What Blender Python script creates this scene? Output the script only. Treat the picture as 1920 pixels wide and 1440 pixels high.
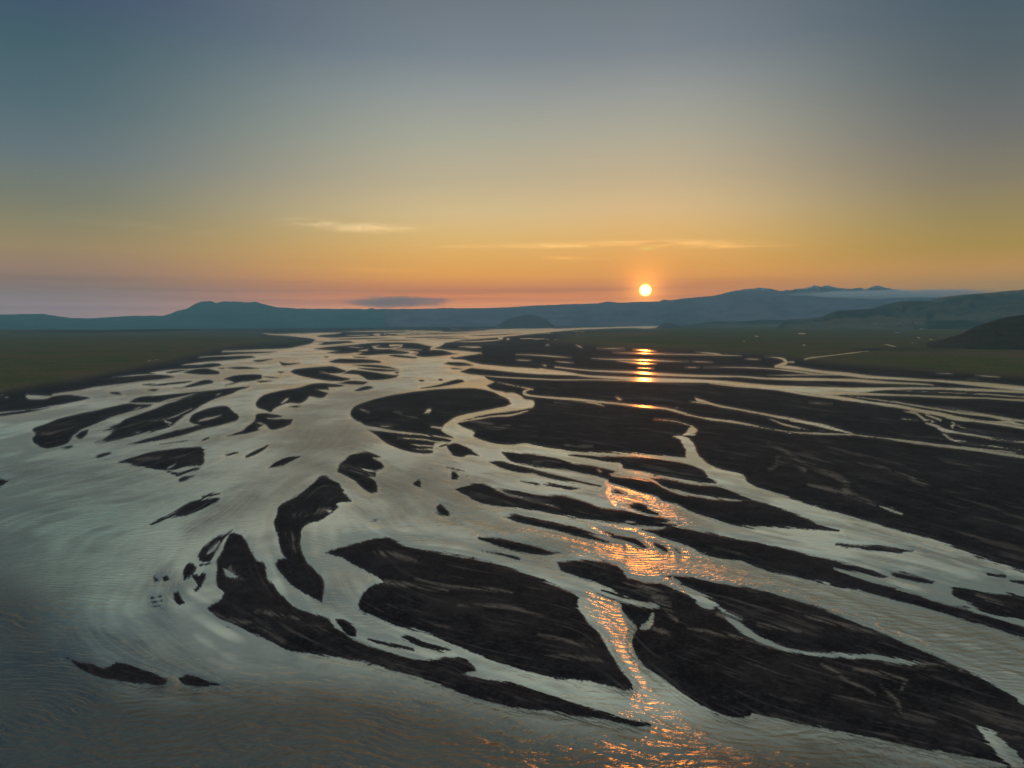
# ------------------------------------------------------------------ values of the light (used right below)
SKY_LEFT = [(-600, (178, 188, 186)), (0, (65, 78, 105)), (60, (61, 76, 102)), (150, (65, 90, 101)), (250, (82, 103, 111)), (330, (105, 116, 120)), (400, (129, 127, 105)), (440, (151, 137, 95)), (480, (181, 147, 90)), (515, (190, 138, 97)), (540, (188, 136, 105)), (575, (216, 172, 169)), (602, (216, 172, 169))]  # first stop of each ramp: unseen high sky, brightened to light the water
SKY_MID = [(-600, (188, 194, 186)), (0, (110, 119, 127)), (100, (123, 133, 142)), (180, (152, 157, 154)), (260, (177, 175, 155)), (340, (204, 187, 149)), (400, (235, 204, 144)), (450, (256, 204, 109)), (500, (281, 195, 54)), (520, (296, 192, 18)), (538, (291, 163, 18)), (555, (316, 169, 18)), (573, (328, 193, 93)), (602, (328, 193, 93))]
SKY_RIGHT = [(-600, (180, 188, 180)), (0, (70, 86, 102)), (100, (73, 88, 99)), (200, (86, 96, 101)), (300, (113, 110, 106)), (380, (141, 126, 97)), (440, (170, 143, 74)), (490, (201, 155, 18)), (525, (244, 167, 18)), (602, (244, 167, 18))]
# cx, cy, half width deg, half height deg, tilt, gain
WISPS = [(590, 424, 2.2, 0.30, -0.03, 0.9, 0.3), (700, 430, 3.2, 0.30, 0.01, 1.0, 0.3), (860, 462, 5.0, 0.12, 0.0, 0.35), (1060, 461, 6.0, 0.22, 0.0, 0.6),
         (1270, 462, 5.5, 0.30, -0.025, 0.85), (1370, 469, 4.0, 0.12, -0.02, 0.6), (690, 505, 7.0, 0.22, -0.02, 0.3), (250, 440, 6.0, 0.3, -0.04, 0.25), (1070, 485, 3.0, 0.15, -0.04, 0.3)]
SKY_GAIN = 1.0
NISHITA_GAIN = 0.004
SUN_POWER = 0.3
SUN_COLOR = (1.0, 0.27, 0.04)
HAZE_DENSITY = 4.6e-5
HAZE_COLOR = (0.36, 0.76, 0.98, 1.0)
HAZE_G = 0.3
WAVE_H = 0.70
SNOW_LINE = (1.40, 1.54)
CHOP_H = 1.15
import bpy, math, random
import numpy as np
from mathutils import Matrix, Vector
random.seed(7)
R = math.radians
scene = bpy.context.scene
for o in list(bpy.data.objects):
    bpy.data.objects.remove(o)

# ------------------------------------------------------------------ camera
CAM_H = 80.0                      # metres above the river
F = 1331.0                        # focal length in pixels of a 1920 px wide frame
PITCH = math.atan((720 - 604) / F)
ROLL = math.atan(10 / 1920)
_f = np.array([0, math.cos(PITCH), -math.sin(PITCH)])
_u = np.array([0, math.sin(PITCH), math.cos(PITCH)])
_r = np.array([1.0, 0, 0])
_r2 = _r * math.cos(ROLL) - _u * math.sin(ROLL)
_u2 = _u * math.cos(ROLL) + _r * math.sin(ROLL)
cam = bpy.data.cameras.new('camera')
cam.sensor_width = 36.0
cam.lens = 36.0 * F / 1920
cam.clip_start = 1.0
cam.clip_end = 400000.0
camo = bpy.data.objects.new('camera', cam)
scene.collection.objects.link(camo)
m = Matrix.Identity(4)
for i in range(3):
    m[i][0] = _r2[i]; m[i][1] = _u2[i]; m[i][2] = -_f[i]
m.translation = Vector((0, 0, CAM_H))
camo.matrix_world = m
scene.camera = camo

def ray(px, py):
    """direction in the world of a point given in the 1920 px frame used for the survey"""
    d = _f + _r2 * ((px - 960) / F) + _u2 * ((720 - py) / F)
    return d / np.linalg.norm(d)
def project(X, Y, Z):
    """world -> survey frame, arrays"""
    a = X * _f[0] + Y * _f[1] + (Z - CAM_H) * _f[2]
    b = X * _r2[0] + Y * _r2[1] + (Z - CAM_H) * _r2[2]
    c = X * _u2[0] + Y * _u2[1] + (Z - CAM_H) * _u2[2]
    return 960 + F * b / a, 720 - F * c / a
def horizon(px):
    return 604 - (px - 960) * math.tan(ROLL)
def on_ground(px, py, z=0.0):
    py = max(py, horizon(px) + 1.6)
    d = ray(px, py)
    t = (z - CAM_H) / d[2]
    return d[0] * t, d[1] * t

# ------------------------------------------------------------------ sky and sun
SUN_DIR = ray(1210, 544)
SUN_EL = math.asin(SUN_DIR[2])
SUN_AZ = math.atan2(SUN_DIR[0], SUN_DIR[1])        # east of +Y

def lin(c):
    out = []
    for v in c[:3]:
        v = v / 255.0
        out.append(v / 12.92 if v <= 0.04045 else ((v + 0.055) / 1.055) ** 2.4)
    return out + [1.0]

world = bpy.data.worlds.new('World')
scene.world = world
world.use_nodes = True
nt = world.node_tree
nt.nodes.clear()
class NB:
    """small node builder"""
    def __init__(s, tree): s.t = tree
    def n(s, kind, **kw):
        nd = s.t.nodes.new(kind)
        for k, v in kw.items(): setattr(nd, k, v)
        return nd
    def put(s, sock, v):
        if hasattr(v, 'is_linked') or hasattr(v, 'links'): s.t.links.new(v, sock)
        else: sock.default_value = v
    def m(s, op, a, b=None, c=None, clamp=False):
        nd = s.n('ShaderNodeMath', operation=op, use_clamp=clamp)
        s.put(nd.inputs[0], a)
        if b is not None: s.put(nd.inputs[1], b)
        if c is not None: s.put(nd.inputs[2], c)
        return nd.outputs[0]
    def v(s, op, a, b=None, out=0):
        nd = s.n('ShaderNodeVectorMath', operation=op)
        s.put(nd.inputs[0], a)
        if b is not None: s.put(nd.inputs[1], b)
        return nd.outputs[out]
    def mr(s, x, a, b, c=0.0, d=1.0, smooth=True):
        nd = s.n('ShaderNodeMapRange', interpolation_type='SMOOTHSTEP' if smooth else 'LINEAR')
        s.put(nd.inputs[0], x)
        for i, q in enumerate((a, b, c, d)): s.put(nd.inputs[1 + i], q)
        return nd.outputs[0]
    def ramp(s, x, stops):
        nd = s.n('ShaderNodeValToRGB')
        e = nd.color_ramp.elements
        while len(e) > 1: e.remove(e[0])
        e[0].position = stops[0][0]; e[0].color = stops[0][1]
        for p, c in stops[1:]:
            q = e.new(p); q.color = c
        s.put(nd.inputs[0], x)
        return nd.outputs[0]
    def mix(s, f, a, b, blend='MIX'):
        nd = s.n('ShaderNodeMix', data_type='RGBA', blend_type=blend)
        s.put(nd.inputs[0], f); s.put(nd.inputs[6], a); s.put(nd.inputs[7], b)
        return nd.outputs[2]
    def noise(s, vec, scale, detail=4.0, rough=0.5, dist=0.0, out=0):
        nd = s.n('ShaderNodeTexNoise')
        s.put(nd.inputs['Vector'], vec)
        nd.inputs['Scale'].default_value = scale
        nd.inputs['Detail'].default_value = detail
        nd.inputs['Roughness'].default_value = rough
        nd.inputs['Distortion'].default_value = dist
        return nd.outputs[out]
    def comb(s, x, y, z):
        nd = s.n('ShaderNodeCombineXYZ')
        for i, q in enumerate((x, y, z)): s.put(nd.inputs[i], q)
        return nd.outputs[0]
    def sep(s, vec):
        nd = s.n('ShaderNodeSeparateXYZ'); s.put(nd.inputs[0], vec)
        return nd.outputs
    def attr(s, name):
        return s.n('ShaderNodeAttribute', attribute_name=name).outputs['Fac']

W = NB(nt)
tc = W.n('ShaderNodeTexCoord').outputs['Generated']
d = W.v('NORMALIZE', tc)
sx, sy, sz = W.sep(d)
elev = W.m('MULTIPLY', W.m('ARCSINE', sz), 180 / math.pi)                 # degrees
az = W.m('MULTIPLY', W.m('ARCTAN2', sx, sy), 180 / math.pi)
# height of a survey row above the horizon, in degrees
def el(py): return math.degrees(math.atan((720 - py) / F) + 0) - math.degrees(PITCH)
EMAX = 60.0
def stops(rows):
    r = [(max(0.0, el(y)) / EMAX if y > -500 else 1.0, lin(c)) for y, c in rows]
    return sorted(r, key=lambda q: q[0])
t = W.m('DIVIDE', elev, EMAX, clamp=True)
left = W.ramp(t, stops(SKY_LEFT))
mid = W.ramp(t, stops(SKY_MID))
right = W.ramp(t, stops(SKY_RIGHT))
wl = W.mr(az, -3.0, -34.0)
wr = W.mr(az, 10.0, 34.0)
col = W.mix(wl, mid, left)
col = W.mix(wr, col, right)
# behind the viewer: unseen sky, brightened to light the water and haze
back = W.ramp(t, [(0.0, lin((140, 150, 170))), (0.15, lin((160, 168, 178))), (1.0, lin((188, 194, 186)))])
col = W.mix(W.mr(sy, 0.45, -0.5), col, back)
# warm glow round the sun
ca = W.v('DOT_PRODUCT', d, tuple(SUN_DIR), out=1)
ang = W.m('MULTIPLY', W.m('ARCCOSINE', W.m('MINIMUM', ca, 1.0)), 180 / math.pi)
glow = W.m('EXPONENT', W.m('MULTIPLY', ang, -1 / 5.0))
col = W.mix(W.m('MULTIPLY', glow, 0.4), col, tuple(lin((255, 140, 20))))
g2 = W.m('MULTIPLY', W.m('EXPONENT', W.m('MULTIPLY', ang, -1 / 0.8)), 1.25, clamp=True)
col = W.mix(g2, col, (4.5, 1.5, 0.10, 1.0))
# cirrus: thin wisps, stretched along the horizon
dir_c = W.comb(W.m('MULTIPLY', az, 0.16), W.m('MULTIPLY', elev, 1.1), 0.0)
cn = W.noise(dir_c, 1.0, 6.0, 0.6, 1.2)
warp = W.m('SUBTRACT', W.noise(dir_c, 0.5, 2.0, 0.5), 0.5)
def px_az(px): return math.degrees(math.atan((px - 960) / F))
def wisp(cx, cy, hw, hh, tilt, gain, lo=0.35):
    a = W.m('DIVIDE', W.m('SUBTRACT', az, px_az(cx)), hw)
    e0 = W.m('ADD', W.m('MULTIPLY', W.m('SUBTRACT', az, px_az(cx)), tilt), el(cy))
    b = W.m('DIVIDE', W.m('SUBTRACT', W.m('ADD', elev, W.m('MULTIPLY', warp, hh * 1.5)), e0), hh)
    r2 = W.m('ADD', W.m('MULTIPLY', a, a), W.m('MULTIPLY', b, b))
    k = W.m('EXPONENT', W.m('MULTIPLY', r2, -1.3))
    return W.m('MULTIPLY', W.m('MULTIPLY', k, W.mr(cn, lo, 0.68)), gain)
wisps = [wisp(*w) for w in WISPS]
acc = wisps[0]
for w in wisps[1:]: acc = W.m('MAXIMUM', acc, w)
tint = W.mix(W.mr(ang, 1.0, 22.0), (1.9, 1.9, 2.6, 1.0), (1.75, 1.8, 2.3, 1.0))
col = W.mix(W.m('MINIMUM', acc, 1.0), col, W.mix(1.0, col, tint, 'MULTIPLY'))
# low haze layer: faint uneven bars of darker air over the horizon
bar = W.noise(W.comb(W.m('MULTIPLY', az, 0.05), W.m('MULTIPLY', elev, 2.6), 3.7), 1.0, 3.0, 0.5)
lay = W.m('MULTIPLY', W.mr(elev, 3.6, 2.9), W.mr(elev, 0.4, 1.6))
col = W.mix(W.m('MULTIPLY', W.m('MULTIPLY', lay, W.mr(bar, 0.42, 0.66)), W.mr(az, 26.0, 12.0)), col, W.mix(1.0, col, (0.80, 0.76, 0.80, 1.0), 'MULTIPLY'))
# the bright point where the sun lights the cirrus above it
sd2 = ray(1213, 466)
sa = W.m('DIVIDE', W.m('SUBTRACT', az, math.degrees(math.atan2(sd2[0], sd2[1]))), 0.55)
sb = W.m('DIVIDE', W.m('SUBTRACT', elev, math.degrees(math.asin(sd2[2]))), 0.13)
spot = W.m('EXPONENT', W.m('MULTIPLY', W.m('ADD', W.m('MULTIPLY', sa, sa), W.m('MULTIPLY', sb, sb)), -1.0))
col = W.mix(spot, col, (1.15, 0.72, 0.13, 1.0))
# sun disc
disc = W.mr(ang, 0.54, 0.38)
col = W.mix(disc, col, W.mix(W.mr(ang, 0.52, 0.20), (9.0, 5.0, 0.5, 1.0), (12.0, 9.5, 4.2, 1.0)))
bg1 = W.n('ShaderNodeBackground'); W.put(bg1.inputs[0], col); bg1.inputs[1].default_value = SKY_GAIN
sky = W.n('ShaderNodeTexSky', sky_type='NISHITA', sun_disc=False)
sky.sun_elevation = SUN_EL
sky.sun_rotation = SUN_AZ
sky.altitude = 80; sky.air_density = 1.0; sky.dust_density = 3.0; sky.ozone_density = 2.0
bg2 = W.n('ShaderNodeBackground'); W.put(bg2.inputs[0], sky.outputs[0]); bg2.inputs[1].default_value = NISHITA_GAIN
addn = W.n('ShaderNodeAddShader')
nt.links.new(bg1.outputs[0], addn.inputs[0]); nt.links.new(bg2.outputs[0], addn.inputs[1])
wo = W.n('ShaderNodeOutputWorld')
nt.links.new(addn.outputs[0], wo.inputs[0])

sl = bpy.data.lights.new('sun', 'SUN')
sl.energy = SUN_POWER
sl.angle = R(0.5)
sl.color = SUN_COLOR
so = bpy.data.objects.new('sun', sl)
scene.collection.objects.link(so)
so.rotation_euler = Vector(SUN_DIR).to_track_quat('Z', 'Y').to_euler()

scene.view_settings.view_transform = 'Standard'
scene.view_settings.look = 'None'
scene.view_settings.exposure = 0.0
scene.view_settings.gamma = 1.0
scene.cycles.use_denoising = True
scene.cycles.max_bounces = 6
scene.cycles.diffuse_bounces = 2
scene.cycles.glossy_bounces = 3
scene.cycles.transparent_max_bounces = 8
scene.cycles.volume_bounces = 3
scene.cycles.sample_clamp_indirect = 4.0
# ------------------------------------------------------------------ survey of the river plain
# outlines as seen from the survey point, each dropped on to the ground below; L land, W water (polygons);
# l / w the same as strips: x,y,thickness.  Later lines overrule earlier ones.
SURVEY = """
L far_plain|-700,600 2900,590 2900,600 1240,610.5 1180,612 1100,614.3 1040,616.5 960,620 900,624.5 840,627 760,628.5 680,631 620,633 595,631 600,629 580,626 560,625 520,626 480,624 -700,632
L left_plain|-700,615 200,612 480,623 505,627.5 545,630.5 585,635 591,638 583,644 560,649 540,653 500,654.5 460,656 418,658 415,660.5 460,660 518,659.5 500,661.5 460,663 430,665 375,669 372,671 410,668.5 470,667.5 478,670 450,673 400,677 375,679 345,683 340,685 375,684 395,681.5 410,682 416,685 400,688 370,690.5 330,692 300,695 279,699 290,701 260,702 212,707 245,706 285,703 312,704 327,707 300,711 270,714 240,718 180,725 150,731 100,738 95,742 50,740 48,744 55,749 88,748 100,743 125,741 150,743 168,746 150,751 120,757 95,762 60,767 0,773 -100,790 -700,900
l strip|-300,830,16 -100,794,9 0,778,4 60,770,3 92,764,1
L right_plain|2900,590 1300,598 1240,614.5 1180,615 1100,617.5 1040,622 1000,626 960,630 930,633 900,635 865,637 850,641 835,643 828,648 815,653 840,656 870,658 903,662 885,665 865,667 845,670 850,673 868,674 885,679 905,683 885,689 863,697 880,701 905,704 915,711 928,716 912,723 925,731 945,735 958,742 985,748 1001,752 1000,764 960,771 920,776 895,781 868,789 858,794 867,800 890,809 889,818 910,826 927,831 960,833 986,830 1000,833 1030,839 1051,842 1072,846 1110,848 1172,849 1210,852 1285,858 1310,855 1325,867 1345,878 1370,884 1392,890 1400,905 1440,922 1502,940 1565,960 1640,982 1711,1001 1759,1012 1791,1025 1855,1049 1920,1071 2100,1125 2900,1350
w|700,627,2 712,628,3
w|560,628,3 590,626.5,3.5 640,624,1.5
w|760,622,1.3 830,621,1.3
w|640,622,0.8 720,621,1.2 800,620,0.8
w|700,625,1 780,624,1.2 860,623,1.2 940,621,1.4 1000,619,1.1
w|820,626,0.8 880,625,1.1 930,623,1
w|650,629,0.8 700,628,1
w|740,627,1 790,626.5,1.1
l|620,636,1.5 680,635,2 740,634,1
l|760,633,1.5 820,632,2 870,631,1
l|880,629.5,1.2 930,628,1.5 980,625,1
l|690,638.5,1.3 740,638,1.6 780,637.5,1
l|800,635.5,1.3 850,634.5,1.5 880,634,1
l|580,641,1 620,641.5,1.2 650,641,1
w|785,626,1.3 800,625,1
w|880,623,2 960,619,2.5 1010,617.5,2.5 1040,617,2
w|900,619,1 960,617.5,1.5 1000,616.5,1.5
w|850,641,1.5 900,640,2 940,637,2
w|934,634,2.5 943,634,2.5
w|950,636,2 956,636,1
w|860,650,1 890,651,2.5 903,651,1
w|812,648,5 807,655,5 830,657,3 860,659,4 890,662,4 903,662,3 880,664,4 850,668,6
w|968,665,1 1000,665.5,1.5 1040,668.5,2 1070,670.5,1
w|968,675,1.5 995,676,1
w|1043,678,1.5 1075,680.5,1.5
w|1017,684,2 1024,686,3
w|1110,672,1.5 1130,673,1 1160,674,2 1210,675,2.5 1250,677,2 1290,678,1
w|1155,676,1.5 1200,681,3 1230,682,1.5
w|1298,678,1.5 1336,679,1
w|1080,647,1.5 1092,652,2
w|1120,653,1 1170,654,1.5
w|1188,656,1.5 1210,657,2.5 1230,659,1
w|1150,661,1 1220,663,1.5 1350,666,1.5 1390,667,1.5
w|1305,661,1.5 1340,663,2 1358,667,2
w|1398,673,1.5 1425,674,1.5
w|1195,690,1 1225,691,1
w|1285,689,1 1310,689,1.5
w|1435,669,1 1460,671,3 1470,674,5 1474,680,7 1466,684,7 1452,687,4
w|1452,687,4 1480,689,7 1510,693,6 1545,698,6 1590,702,7 1620,706,7 1640,707.5,6 1700,711,5 1770,715,5 1830,720,8 1880,725,9 1920,729,10 2100,745,12 2800,800,14
w|1475,679,2 1489,679,3
w|1040,688,3 1110,695,3 1185,698,4 1240,702,5 1310,705,4 1385,706,3.5 1440,710,4 1500,711,6 1560,712,5 1600,713,6 1640,716,6 1680,718,4 1740,721,3 1765,726,2
w|1320,689,1 1380,689,2 1440,691,2 1480,695,3 1520,700,3 1545,701,1
w|1440,704,1.5 1500,703,2 1580,703,2.5 1625,707,3
w|850,680,10 880,685,9 920,689,9 960,693,10 1000,696,11 1040,699,8 1080,702,5
w|1010,692,4 1060,699,5 1100,705,4 1150,708,5 1200,711,6 1250,713,8 1330,715,6 1380,720,8 1440,726,9 1500,730,12 1540,733,16 1590,733,14 1640,730,7 1700,728,5 1800,730,6 1920,735,5 2100,742,5 2800,770,6
w|1330,718,3 1380,724,3 1450,729,4 1500,737,5 1540,743,4 1582,750,2
w|1590,738,5 1660,740,4 1760,744,4 1850,747,3 1920,751,3.5 2100,760,4 2800,800,5
w|1680,732,2 1740,735,1.6 1820,738,1.4 1860,740,2 1920,744.5,2 2100,755,2
w|1530,738,4 1560,744,7 1600,750,6 1640,756,5 1680,761,6 1720,769,6 1760,776,8 1790,784,9 1830,790,5 1880,796,4 1920,802,4 2100,825,5 2800,900,7
w|1590,742,2 1640,749,2 1690,756,3 1745,765,3 1800,774,4 1850,779,4 1880,785,6 1920,790,4 2100,815,5
w|1740,762,1.5 1790,767,2 1840,775,2 1880,780,1
w|1853,790,2 1870,792,4 1895,791,7 1905,795,4 1920,797,3
w|1695,771,2 1715,774,4 1725,780,4 1735,788,5 1750,790,8 1735,792,4
w|1735,777,4 1765,788,4
w|1735,793,3 1755,799,5 1768,806,8 1790,810,5 1830,817,4 1870,824,4 1920,830,5 2100,850,6
w|1765,810,2 1780,822,4 1795,828,3 1820,833,1.6 1870,838,1.6 1915,844,3
w|1783,791,2 1790,795,4 1785,799,5 1788,804,2
w|1790,796,1.5 1800,799,1.5
w|1800,801,1.2 1830,808,2 1850,813,1
w|1690,785,1.2 1720,788,2
w|1757,700,1 1785,701,1.6
w|1830,704,1.5 1875,707,2
w|1810,712,1 1835,712,1.2
w|905,704,2 937,707,2 1040,712,2 1110,712,2 1185,714,2 1250,716,3
w|930,716,2 967,724,1.5 985,727,2 1000,731,2.5
w|1000,729,2 984,733,4 983,738,5 995,742,3 1050,747,3.5 1080,749,4 1110,752,4 1160,757,3 1200,762,4 1250,766,4 1265,770,4 1300,780,3 1340,787,3.5 1380,792,4 1440,804,3 1500,812,2.5 1600,815,2.5 1690,826,4 1800,840,4 1920,857,5 2100,885,6 2800,980,8
w|1800,838,2 1860,844,2 1920,848,2
w|1270,765,2 1265,767,2
w|1096,754,1 1115,756,2 1132,761,1
w|1155,744,2 1161,748,4 1166,749,2
w|1303,746,2 1309,750,5 1322,753,4 1342,760,3.5 1385,768,3 1440,778,4 1502,790,6 1552,801,7 1590,811,4 1606,815,2
w|1294,753,1 1330,758,2
w|1440,784,1.5 1465,794,2 1487,800,2.5 1515,806,1
w|1518,755,1 1560,757,1.3
w|1536,808,1 1546,808,1.5
w|1227,786,1.2 1260,789,1.6 1285,795,2 1299,800,3
W|1297,797 1307,806 1303,813 1290,815 1277,820 1262,819 1275,817 1285,812 1290,805
W|1262,818 1275,816 1292,822 1302,835 1310,853 1325,867 1345,878 1370,884 1393,891 1403,905 1440,922 1470,932 1440,950 1405,938 1385,925 1365,915 1345,905 1335,898 1330,888 1310,872 1288,866 1286,850 1282,836 1275,825
w|1508,674,3 1520,671,2.5 1545,668,1.7 1580,664,1.7 1620,659,1.8 1643,656,1.2
w|1632,654,1.3 1643,656,1.5
w|1657,645,1.2 1680,650,2
w|1663,652.5,1 1675,652,1.2
w|1496,625,1 1512,625.5,1
w|1764,616.8,1 1785,616.5,1.3 1809,616.4,1
w|1504,646,1 1511,648,1.6
w|1393,640,1 1397,640,1
w|1414,631,0.8 1420,630,1.1 1422,632.5,0.9
w|1718,632,1 1726,634,1.6
w|1741,636,1 1750,637,1.1
w|1708,642.5,1 1716,642,1
w|1196,613.5,2.4 1212,614,3 1236,613.5,1.2
w|1024,647,1.5 1029,647,1.5
w|275,676.5,1.2 284,675,1.8
w|288,675,1 298,673.5,1
w|0,742,1.2 5,741,1.2
w|9,745,1 16,745,1.4
W|940,738 960,736 975,741 984,748 998,750 1001,758 999,765 985,767 960,770 930,774 900,780 880,782 850,790 845,783 870,776 905,769 930,764 950,759 955,752 945,744
w|992,769,2.5 960,778,3 920,781,3 890,786,3 862,791,3
W|1650,949 1668,954 1690,963 1672,959
L|598,646 615,641 655,639.5 664,642 640,644 612,646.5
L|590,654 620,650 660,647 700,643 735,642 775,643 805,647 812,650 805,656 790,658 760,657 730,655 765,660 768,662 755,663.5 720,664 690,666 670,665 680,661 650,661 625,662.5 614,661 635,658 610,656
L|745,645 790,645 812,650 806,656 830,657 848,662 858,663 830,667 800,669 785,668 772,664 785,660 772,657
w|712,648,2 698,650,3 705,653,3 740,654,2 790,656,2
w|730,648,4 755,647,3 750,651,2 730,652,1.5
w|790,644,3 815,648,5 808,655,5
w|768,659,3 770,662,4 775,666,3 785,661,2
w|650,650,1.2 680,652,1.5
w|672,658,2 690,656,3
L|614,661 640,659 665,659 660,662 630,663
L|729,667 740,665 760,667 782,670 780,672 750,670
L|833,682 843,679 870,680 887,685 865,686 850,685
L|845,690 858,690.5 866,692 850,692
L|617,678 635,673 655,673 690,674 712,677 715,680 680,681 650,681 625,680
L|660,684 700,684 725,687 747,693 730,691 690,688
L|670,690 700,691 747,694 735,696 710,696 680,692
L|662,669 690,669.5 680,671 668,670.5
L|608,668.5 616,668.5 612,670.5
L|740,697.5 748,697.5 745,701
L|545,697 552,693 575,690 600,688 622,687 634,690 650,696 640,699 618,700 602,697 630,705 656,710 652,714 620,714 580,708 555,702
L|640,702 660,694 700,698 725,702 747,704 740,708 715,712 690,712 680,706 660,702
w|600,698,1.5 630,702,3 650,703,5 672,705,5 678,708,5 665,712,4 630,718,3
L|636,719 655,714 690,716 680,721 650,720
L|312,698 330,695 352,693.5 335,696.5 320,699
L|345,698 360,694 375,691.5 388,691 400,694 411,697 410,701 400,702 375,702 355,700
L|267,721 278,720 290,719.5 275,722
L|280,723 310,719 340,716 360,714.5 345,718 320,720.5 300,722.5
L|340,727 360,720 380,713.5 393,712.5 400,715 397,718 375,722 350,726 325,727.5
L|277,732 285,730 297,730 290,732.5
L|205,736 215,735 225,737 228,740 215,739
L|425,690 445,688 460,688 485,691 450,692 435,691
L|410,690 422,690 416,691.3
L|420,711 440,704 470,702 490,703 490,710 470,714 450,716 435,720 422,722 440,717 430,713
L|481,714 510,714 490,716.5
L|495,706 508,706.5 522,708.5 505,708
L|475,676 500,674 511,673 495,677 482,678.5
L|524,678 535,681 563,681 545,684 530,685
L|521,697 532,697 527,699
L|62,806 67,802 85,796 110,786 150,777 185,769 210,763 240,757 265,758 286,758 280,762 262,767 250,770 225,777 200,785 170,798 150,806 140,815 133,823 125,832 105,838 85,841.5 65,832 61,823 66,815
w|250,768,1.5 265,763,1.5
L|243,754 262,745 300,742 350,736.5 400,732 440,727 468,725 448,731 400,742 365,742 335,748 300,754 270,755
L|448,731 432,739 405,747 384,757 365,768 345,780 325,795 315,797 318,800 300,805 280,809 250,816 220,823 178,830 192,824 205,816 220,804 193,808.5 210,799 225,794 235,786 260,777 290,767 315,757 330,753 365,740 395,736
w|360,766,2 345,773,2 315,785,2 280,789,1.5
w|308,787,3 312,791,4 322,793,3
w|368,737,1.5 345,744,3 318,750,4 300,756,4 285,763,6
w|415,737,1 405,741,2
w|355,745,2 360,742,1.5
w|250,812,1 265,810,2.5
L|357,792 358,783 365,776 385,768 405,763 422,761 430,765 440,774 447,779 446,786 435,791 410,798 385,803 360,811 330,819 290,827 250,832 236,835 258,828 285,820 312,813 345,804 375,797
w|372,790,2 385,786,4 400,783,2.5 415,778,1.5
L|425,818 455,807 463,800 478,789 480,778 490,775 515,777 530,780 525,782 500,784 505,786 550,786 545,795 530,801 510,805 495,797 482,803 487,806 470,811 445,815
w|480,792,2 495,796,3 502,803,4
l|380,826,1 392,820,2.5
l|300,833,1 330,829,1.5 352,826,1
L|480,757 484,749 497,740 530,732 560,727 585,720 610,719 645,722 638,725 615,726 617,731 592,730 615,737 608,744 600,746 580,743 575,749 562,756 545,755 530,758 512,767 508,772 495,768 482,763
w|527,757,3 535,751,5 541,747,3
L|542,763 552,761 565,762 555,764
L|664,732 680,726 690,724 700,726 690,730 672,733
L|788,728 815,723 837,717 855,712 867,712.5 870,716 850,721 817,726
L|786,713 792,712 795,714.5 789,715
L|822,711 828,710.5 830,713 824,713.5
L|658,772 664,763 682,755 708,747 740,740 780,734 820,730 860,728 890,728 918,733 937,741 953,750 958,757 945,762 925,766 900,771 872,776 850,784 838,792 829,801 828,807 838,814 850,821 820,817 780,812 740,808 715,803 690,798 670,789 659,781
w|675,767,2 692,773,2.5
W|795,775 800,768 806,766 809,769 806,774
w|712,799,2 735,799,1.5
w|808,800,3 830,803,4
L|688,806 720,809 745,812 790,816 830,821 846,825 842,829 830,827 815,831 812,837 810,849 790,849 765,846 740,838 722,830 708,818
w|747,821,2 790,824,2.5 825,829,3
w|770,833,1 800,836,2 815,836,3
w|775,842,1 812,843,3
L|838,836 850,831 862,833 880,842 898,855 880,853 866,857 852,855 842,846
l|823,838,2 840,833,2
L|223,867 250,857 290,847 330,842 375,838 383,848 380,855 383,863 378,870 360,873 345,876 320,880 300,881 270,875 245,870
w|312,880,2 322,875,2 330,868,1.5
l|314,884,1.5 325,887,3 332,887,1
l|330,890,3 350,885,3 373,879,1.5
L|336,904 338,897 352,893 367,890 358,896 345,902
l|181,856,1.5 195,852,3 207,848,1
l|112,839,1 125,838,2 135,836,1
L|140,817 155,809 166,806 161,816 150,823
L|462,856 472,850 485,843 503,835 495,843 480,851
l|424,852,1 435,850.5,3 447,849,1
L|505,877 513,869 525,862 540,857 562,856 545,865 525,874
L|283,983 310,970 335,955 350,946 365,940 400,934 414,935 405,943 385,952 350,963 320,972
l|380,932,1 400,928,2 412,925,1
L|-60,905 -20,896 0,898 15,903 0,911 -40,925
L|633,884 638,873 648,861 660,852 675,848 695,850 713,857 700,858 717,868 721,877 708,882 688,880 672,876 688,884 704,885 703,892 690,895 700,900 707,910 709,922 697,924 682,916 670,905 655,894 642,888
L|516,990 514,978 520,965 522,952 535,942 555,932 575,918 590,903 602,893 615,895 628,903 638,912 642,922 650,932 658,940 640,941 630,945 634,950 620,962 600,974 579,981 566,993 563,1012 566,1037 576,1053 601,1079 608,1095 606,1120 603,1128 576,1114 544,1095 528,1076 518,1060 522,1050 537,1047 528,1034 523,1012
W|607,955 615,954 624,957 618,962
L|432,1000 447,1002 458,1010 468,1028 480,1050 494,1057 502,1084 521,1111 544,1133 569,1146 608,1156 617,1162 633,1181 662,1199 704,1216 751,1231 793,1238 841,1236 868,1236 884,1246 890,1258 863,1263 895,1272 960,1283 1008,1296 1072,1317 1113,1331 1158,1344 1219,1359 1184,1361 1136,1351 1081,1341 1024,1333 960,1326 911,1315 847,1293 783,1267 704,1245 640,1232 576,1223 537,1218 510,1203 480,1190 415,1162 386,1142 400,1132 416,1122 419,1112 408,1102 405,1085 407,1067 405,1053 413,1040 420,1023 427,1008
W|419,1066 430,1070 445,1082 435,1084 425,1080
L|371,1045 375,1036 387,1022 405,1007 425,1000 437,992 428,1002 415,1018 408,1030 400,1042 392,1052 378,1052
w|388,1040,2 398,1030,6 412,1015,1
L|344,1070 352,1058 362,1058 366,1066 358,1078 345,1087
L|358,1075 370,1080 388,1073 385,1085 372,1105 366,1108 369,1095
L|289,1082 298,1088 291,1090
L|303,1082 312,1080 318,1086 308,1088
L|326,1112 335,1108 345,1130 335,1133 327,1122
l|282,1122,1.5 302,1118,3
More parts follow.
